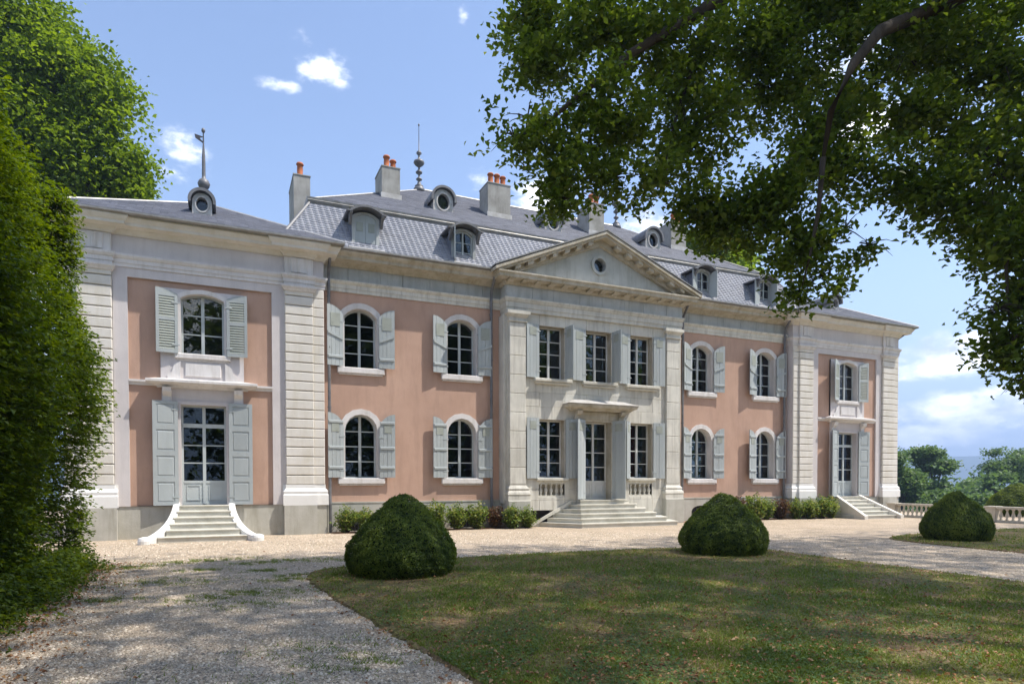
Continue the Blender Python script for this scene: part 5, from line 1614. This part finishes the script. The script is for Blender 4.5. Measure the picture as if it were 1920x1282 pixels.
# small bright tree top behind the main roof
c = ray(1330, 455, 48); s = 48 / FPX
lobed_tree('plane_tree', 'bright yellow-green tree top showing above the slate roof at the right', (c[0], c[1], 0), c[2] - 4, .4,
           [(c[0] + dx_ * s, c[1], c[2] + dz_ * s, rx * s, rx * s, ry * s) for dx_, dz_, rx, ry in ((0, 0, 45, 28), (50, -15, 40, 30), (-35, -5, 25, 18), (20, -60, 70, 50))], .33, M['plane_leaf'], 1300, 8, .38, 62, hollow=.2, limbs=3, gap=-.8)

# far trees beyond the terrace
FT = [(1692, 900, 34, 62, 70, 'dark broad tree standing hard against the right end of the chateau'), (1752, 885, 40, 52, 78, 'tall open tree between the right wing and the hills'), (1835, 925, 38, 30, 92, 'low rounded tree beyond the terrace, right of the tall open one'),
      (1868, 880, 46, 48, 84, 'spreading open tree above the end of the balustrade'), (1925, 885, 30, 45, 88, 'tree cut by the right edge of the picture beyond the terrace'), (1790, 945, 48, 26, 66, 'low bushy tree behind the clipped cone on the right'), (1995, 890, 50, 52, 95, 'tree just outside the right edge beyond the terrace')]
for i, (px, py, rx, ry, d, lb) in enumerate(FT):
    c = ray(px, py, d); s = d / FPX; rng = np.random.default_rng(100 + i)
    lb_ = []
    for k in range(13):
        a_ = np.clip(rng.normal(size=3), -1.6, 1.6) * [.42, .4, .46]; lb_.append((c[0] + a_[0] * rx * s, c[1] + a_[1] * rx * s, c[2] + a_[2] * ry * s, rx * s * (.22 + .2 * rng.random()), rx * s * .35, ry * s * (.13 + .14 * rng.random())))
    zb = float(terrain_h(np.array(c[0]), np.array(c[1])))
    lobed_tree('parkland_tree', lb, (c[0], c[1], zb), max(2.5, c[2] - zb - ry * s * .5), .28, lb_, .34, M['far_leaf'], 1500, 9, .42, 120 + i, group='trees beyond the terrace', hollow=.1, limbs=11, gap=-.4, gapf=.7)
# lower wood on the slope further out
rng = np.random.default_rng(71)
n = 9000
xx = 60 + 330 * rng.random(n); ang = np.radians(40 + 32 * rng.random(n)); 
cx_ = -13.5 + xx * np.sin(ang); cy_ = -22.6 + xx * np.cos(ang)
hz = terrain_h(cx_, cy_) + (5 + 2.5 * (vnoise(np.stack([cx_, cy_, cx_ * 0], 1), .05, 6) + 1) * .5) * rng.random(n) ** .5 + 1
c = np.stack([cx_, cy_, hz], 1)[xx > 88]
P, nr, sz, tn = sprays(c, 12, 1.0, .7, rng, .6)
tag(link('far_wood', leaves_mesh('far_wood', P, nr, sz, M['far_leaf'], tn, seed=72)), 'distant belt of trees on the lower slope beyond the terrace', kind='stuff')
# hills
def hill_sheet(dist, hmax, seed, a0=-60, a1=130, base=-30):
    n = 160; A = np.radians(np.linspace(a0, a1, n)); rng = np.random.default_rng(seed)
    h = hmax * (.8 + .22 * np.sin(A * 3.1 + seed) + .07 * np.sin(A * 13 + 1) + .03 * np.sin(A * 41))
    V = []
    for k, (f, hh) in enumerate(((1, 0), (1.08, .35), (1.16, .75), (1.25, 1.0), (1.5, .6), (1.7, 0))):
        jit = 1 + .012 * np.sin(A * 37 + k)
        V.append(np.stack([-13 + dist * f * jit * np.sin(A), -22 + dist * f * jit * np.cos(A), base + (h - 0) * hh], 1))
    V = np.stack(V, 0); m_ = V.shape[0]; idx = np.arange(m_ * n).reshape(m_, n)
    F = np.stack([idx[:-1, :-1], idx[:-1, 1:], idx[1:, 1:], idx[1:, :-1]], -1).reshape(-1, 4)
    return np_mesh('hills', V.reshape(-1, 3), F, 4, M['hills'], smooth=True)
tag(link('hills', hill_sheet(2100, 185, 2)), 'long blue hazy range of hills on the horizon', kind='structure')

# ================================================================== terrace balustrade
def balustrade(y0, y1, x, label):
    root = tag(empty('balustrade', (x, (y0 + y1) / 2, 0)), label, 'balustrade', 'terrace balustrades')
    L = (y1 - y0) / 2
    for yy in (-L + .17, L - .17):
        MB().box(-.2, .2, yy - .2, yy + .2, 0, .60).box(-.24, .24, yy - .24, yy + .24, .601, .67).build('pier', M['balustrade'], root)
    MB().box(-.15, .15, -L + .375, L - .375, 0, .10).build('plinth', M['balustrade'], root)
    MB().box(-.16, .16, -L + .375, L - .375, .56, .655).build('rail', M['balustrade'], root)
    n = max(2, int((2 * L - .75) / .2)); proto = None
    for k in range(n):
        yy = -L + .375 + (2 * L - .75) * (k + .5) / n
        if proto is None: proto = MB().lathe([(.06, .10), (.06, .14), (.035, .16), (.075, .26), (.07, .31), (.035, .42), (.032, .48), (.06, .52), (.06, .56)], 0, 0, 10).mesh('baluster', M['balustrade'], True)
        b_ = link('baluster', proto, root); b_.location = (0, yy, 0)
balustrade(-3.6, -.9, 16.6, 'stone balustrade touching the corner of the right wing')
balustrade(-8.1, -5.75, 16.0, 'stone balustrade at the right edge, beyond the clipped cone')

# ================================================================== shrubs along the facade
def shrub_mesh(kind, seed):
    rng = np.random.default_rng(seed); k = 46
    stems = MB(); tips = []
    for i in range(k):
        a = rng.random() * 6.28; r = .32 * rng.random() ** .5; h = .35 + .5 * rng.random()
        tip = np.array([r * 1.25 * math.cos(a), r * 1.0 * math.sin(a), h * (1.15 - r)])
        stems.tube([(r * .3 * math.cos(a), r * .3 * math.sin(a), 0), tuple(tip * [.8, .8, .55]), tuple(tip)], [.008, .006, .003], 4)
        for t in np.linspace(.25, 1, 5): tips.append(tip * [t, t, t])
    c = np.array(tips); P, nr, sz, tn = sprays(c, 7, .055, .085, rng, .8)
    P[:, 2] = np.abs(P[:, 2])
    return stems, leaves_mesh('foliage', P, nr, sz, M[kind], tn, seed=seed)
SH = []
for kd, sd in (('shrub_leaf', 1), ('shrub_leaf', 2), ('shrub_leaf', 3), ('russet_leaf', 4)):
    st, lf = shrub_mesh(kd, sd); SH.append((st.mesh('stems', M['bark']), lf))
for i, (x, y, v, sc, lb) in enumerate([(-9.85, -.55, 0, 1.0, 'low shrub between the left downpipe and the first cellar grille'), (-9.2, -.6, 1, .95, 'low shrub in front of the cellar grille left of the nearest clipped cone'),
        (-6.75, -.6, 2, 1.2, 'leafy shrub just right of the nearest clipped cone'), (-5.95, -.6, 0, 1.05, 'yellow-green shrub before the left part of the second cellar grille'), (-5.2, -.65, 1, 1.1, 'yellow-green shrub before the right part of the second cellar grille'),
        (-4.45, -.6, 3, .95, 'dark reddish twiggy shrub at the foot of the pipe left of the portico'), (-3.95, -.95, 2, 1.0, 'shrub against the left pedestal of the portico'), (-3.35, -1.0, 0, .9, 'shrub before the inner half of the left portico pedestal'),
        (7.0, -.6, 3, 1.25, 'thin reddish shrub rising behind the middle clipped cone'), (8.0, -.65, 2, 1.35, 'tallest pale green shrub right of the middle clipped cone'), (8.75, -.6, 0, 1.1, 'pale green shrub left of the right-hand downpipe'), (9.55, -.6, 3, 1.1, 'brownish shrub nearest the right-hand downpipe'),
        (10.35, -.8, 1, 1.1, 'green shrub at the inner corner of the right wing'), (11.1, -.95, 2, 1.1, 'green shrub before the inner pilaster base of the right wing'), (11.8, -.95, 0, 1.15, 'green shrub before the right edge of the inner pilaster'), (12.45, -.9, 1, 1.15, 'last green shrub beside the right wing steps')]):
    st, lf = SH[v]
    o = empty('low_shrub', (x, y, 0), i * 1.3); o.scale = (sc, sc, sc)
    tag(o, lb, 'shrub', 'shrubs planted along the facade'); link('stems', st, o); link('foliage', lf, o)

# ================================================================== air
hz_ = MB(); hz_.box(-3950, 3950, -3950, 3950, -60, 260)
hm = bpy.data.materials.new('haze'); hm.use_nodes = True
hn, hl = hm.node_tree.nodes, hm.node_tree.links
hn.clear()
ho = hn.new('ShaderNodeOutputMaterial'); hv = hn.new('ShaderNodeVolumePrincipled')
hv.inputs['Color'].default_value = (.50, .68, 1.0, 1); hv.inputs['Density'].default_value = .00058; hv.inputs['Anisotropy'].default_value = .2
hl.new(hv.outputs[0], ho.inputs['Volume'])
tag(hz_.build('haze', hm), 'thin blue summer haze', kind='stuff')
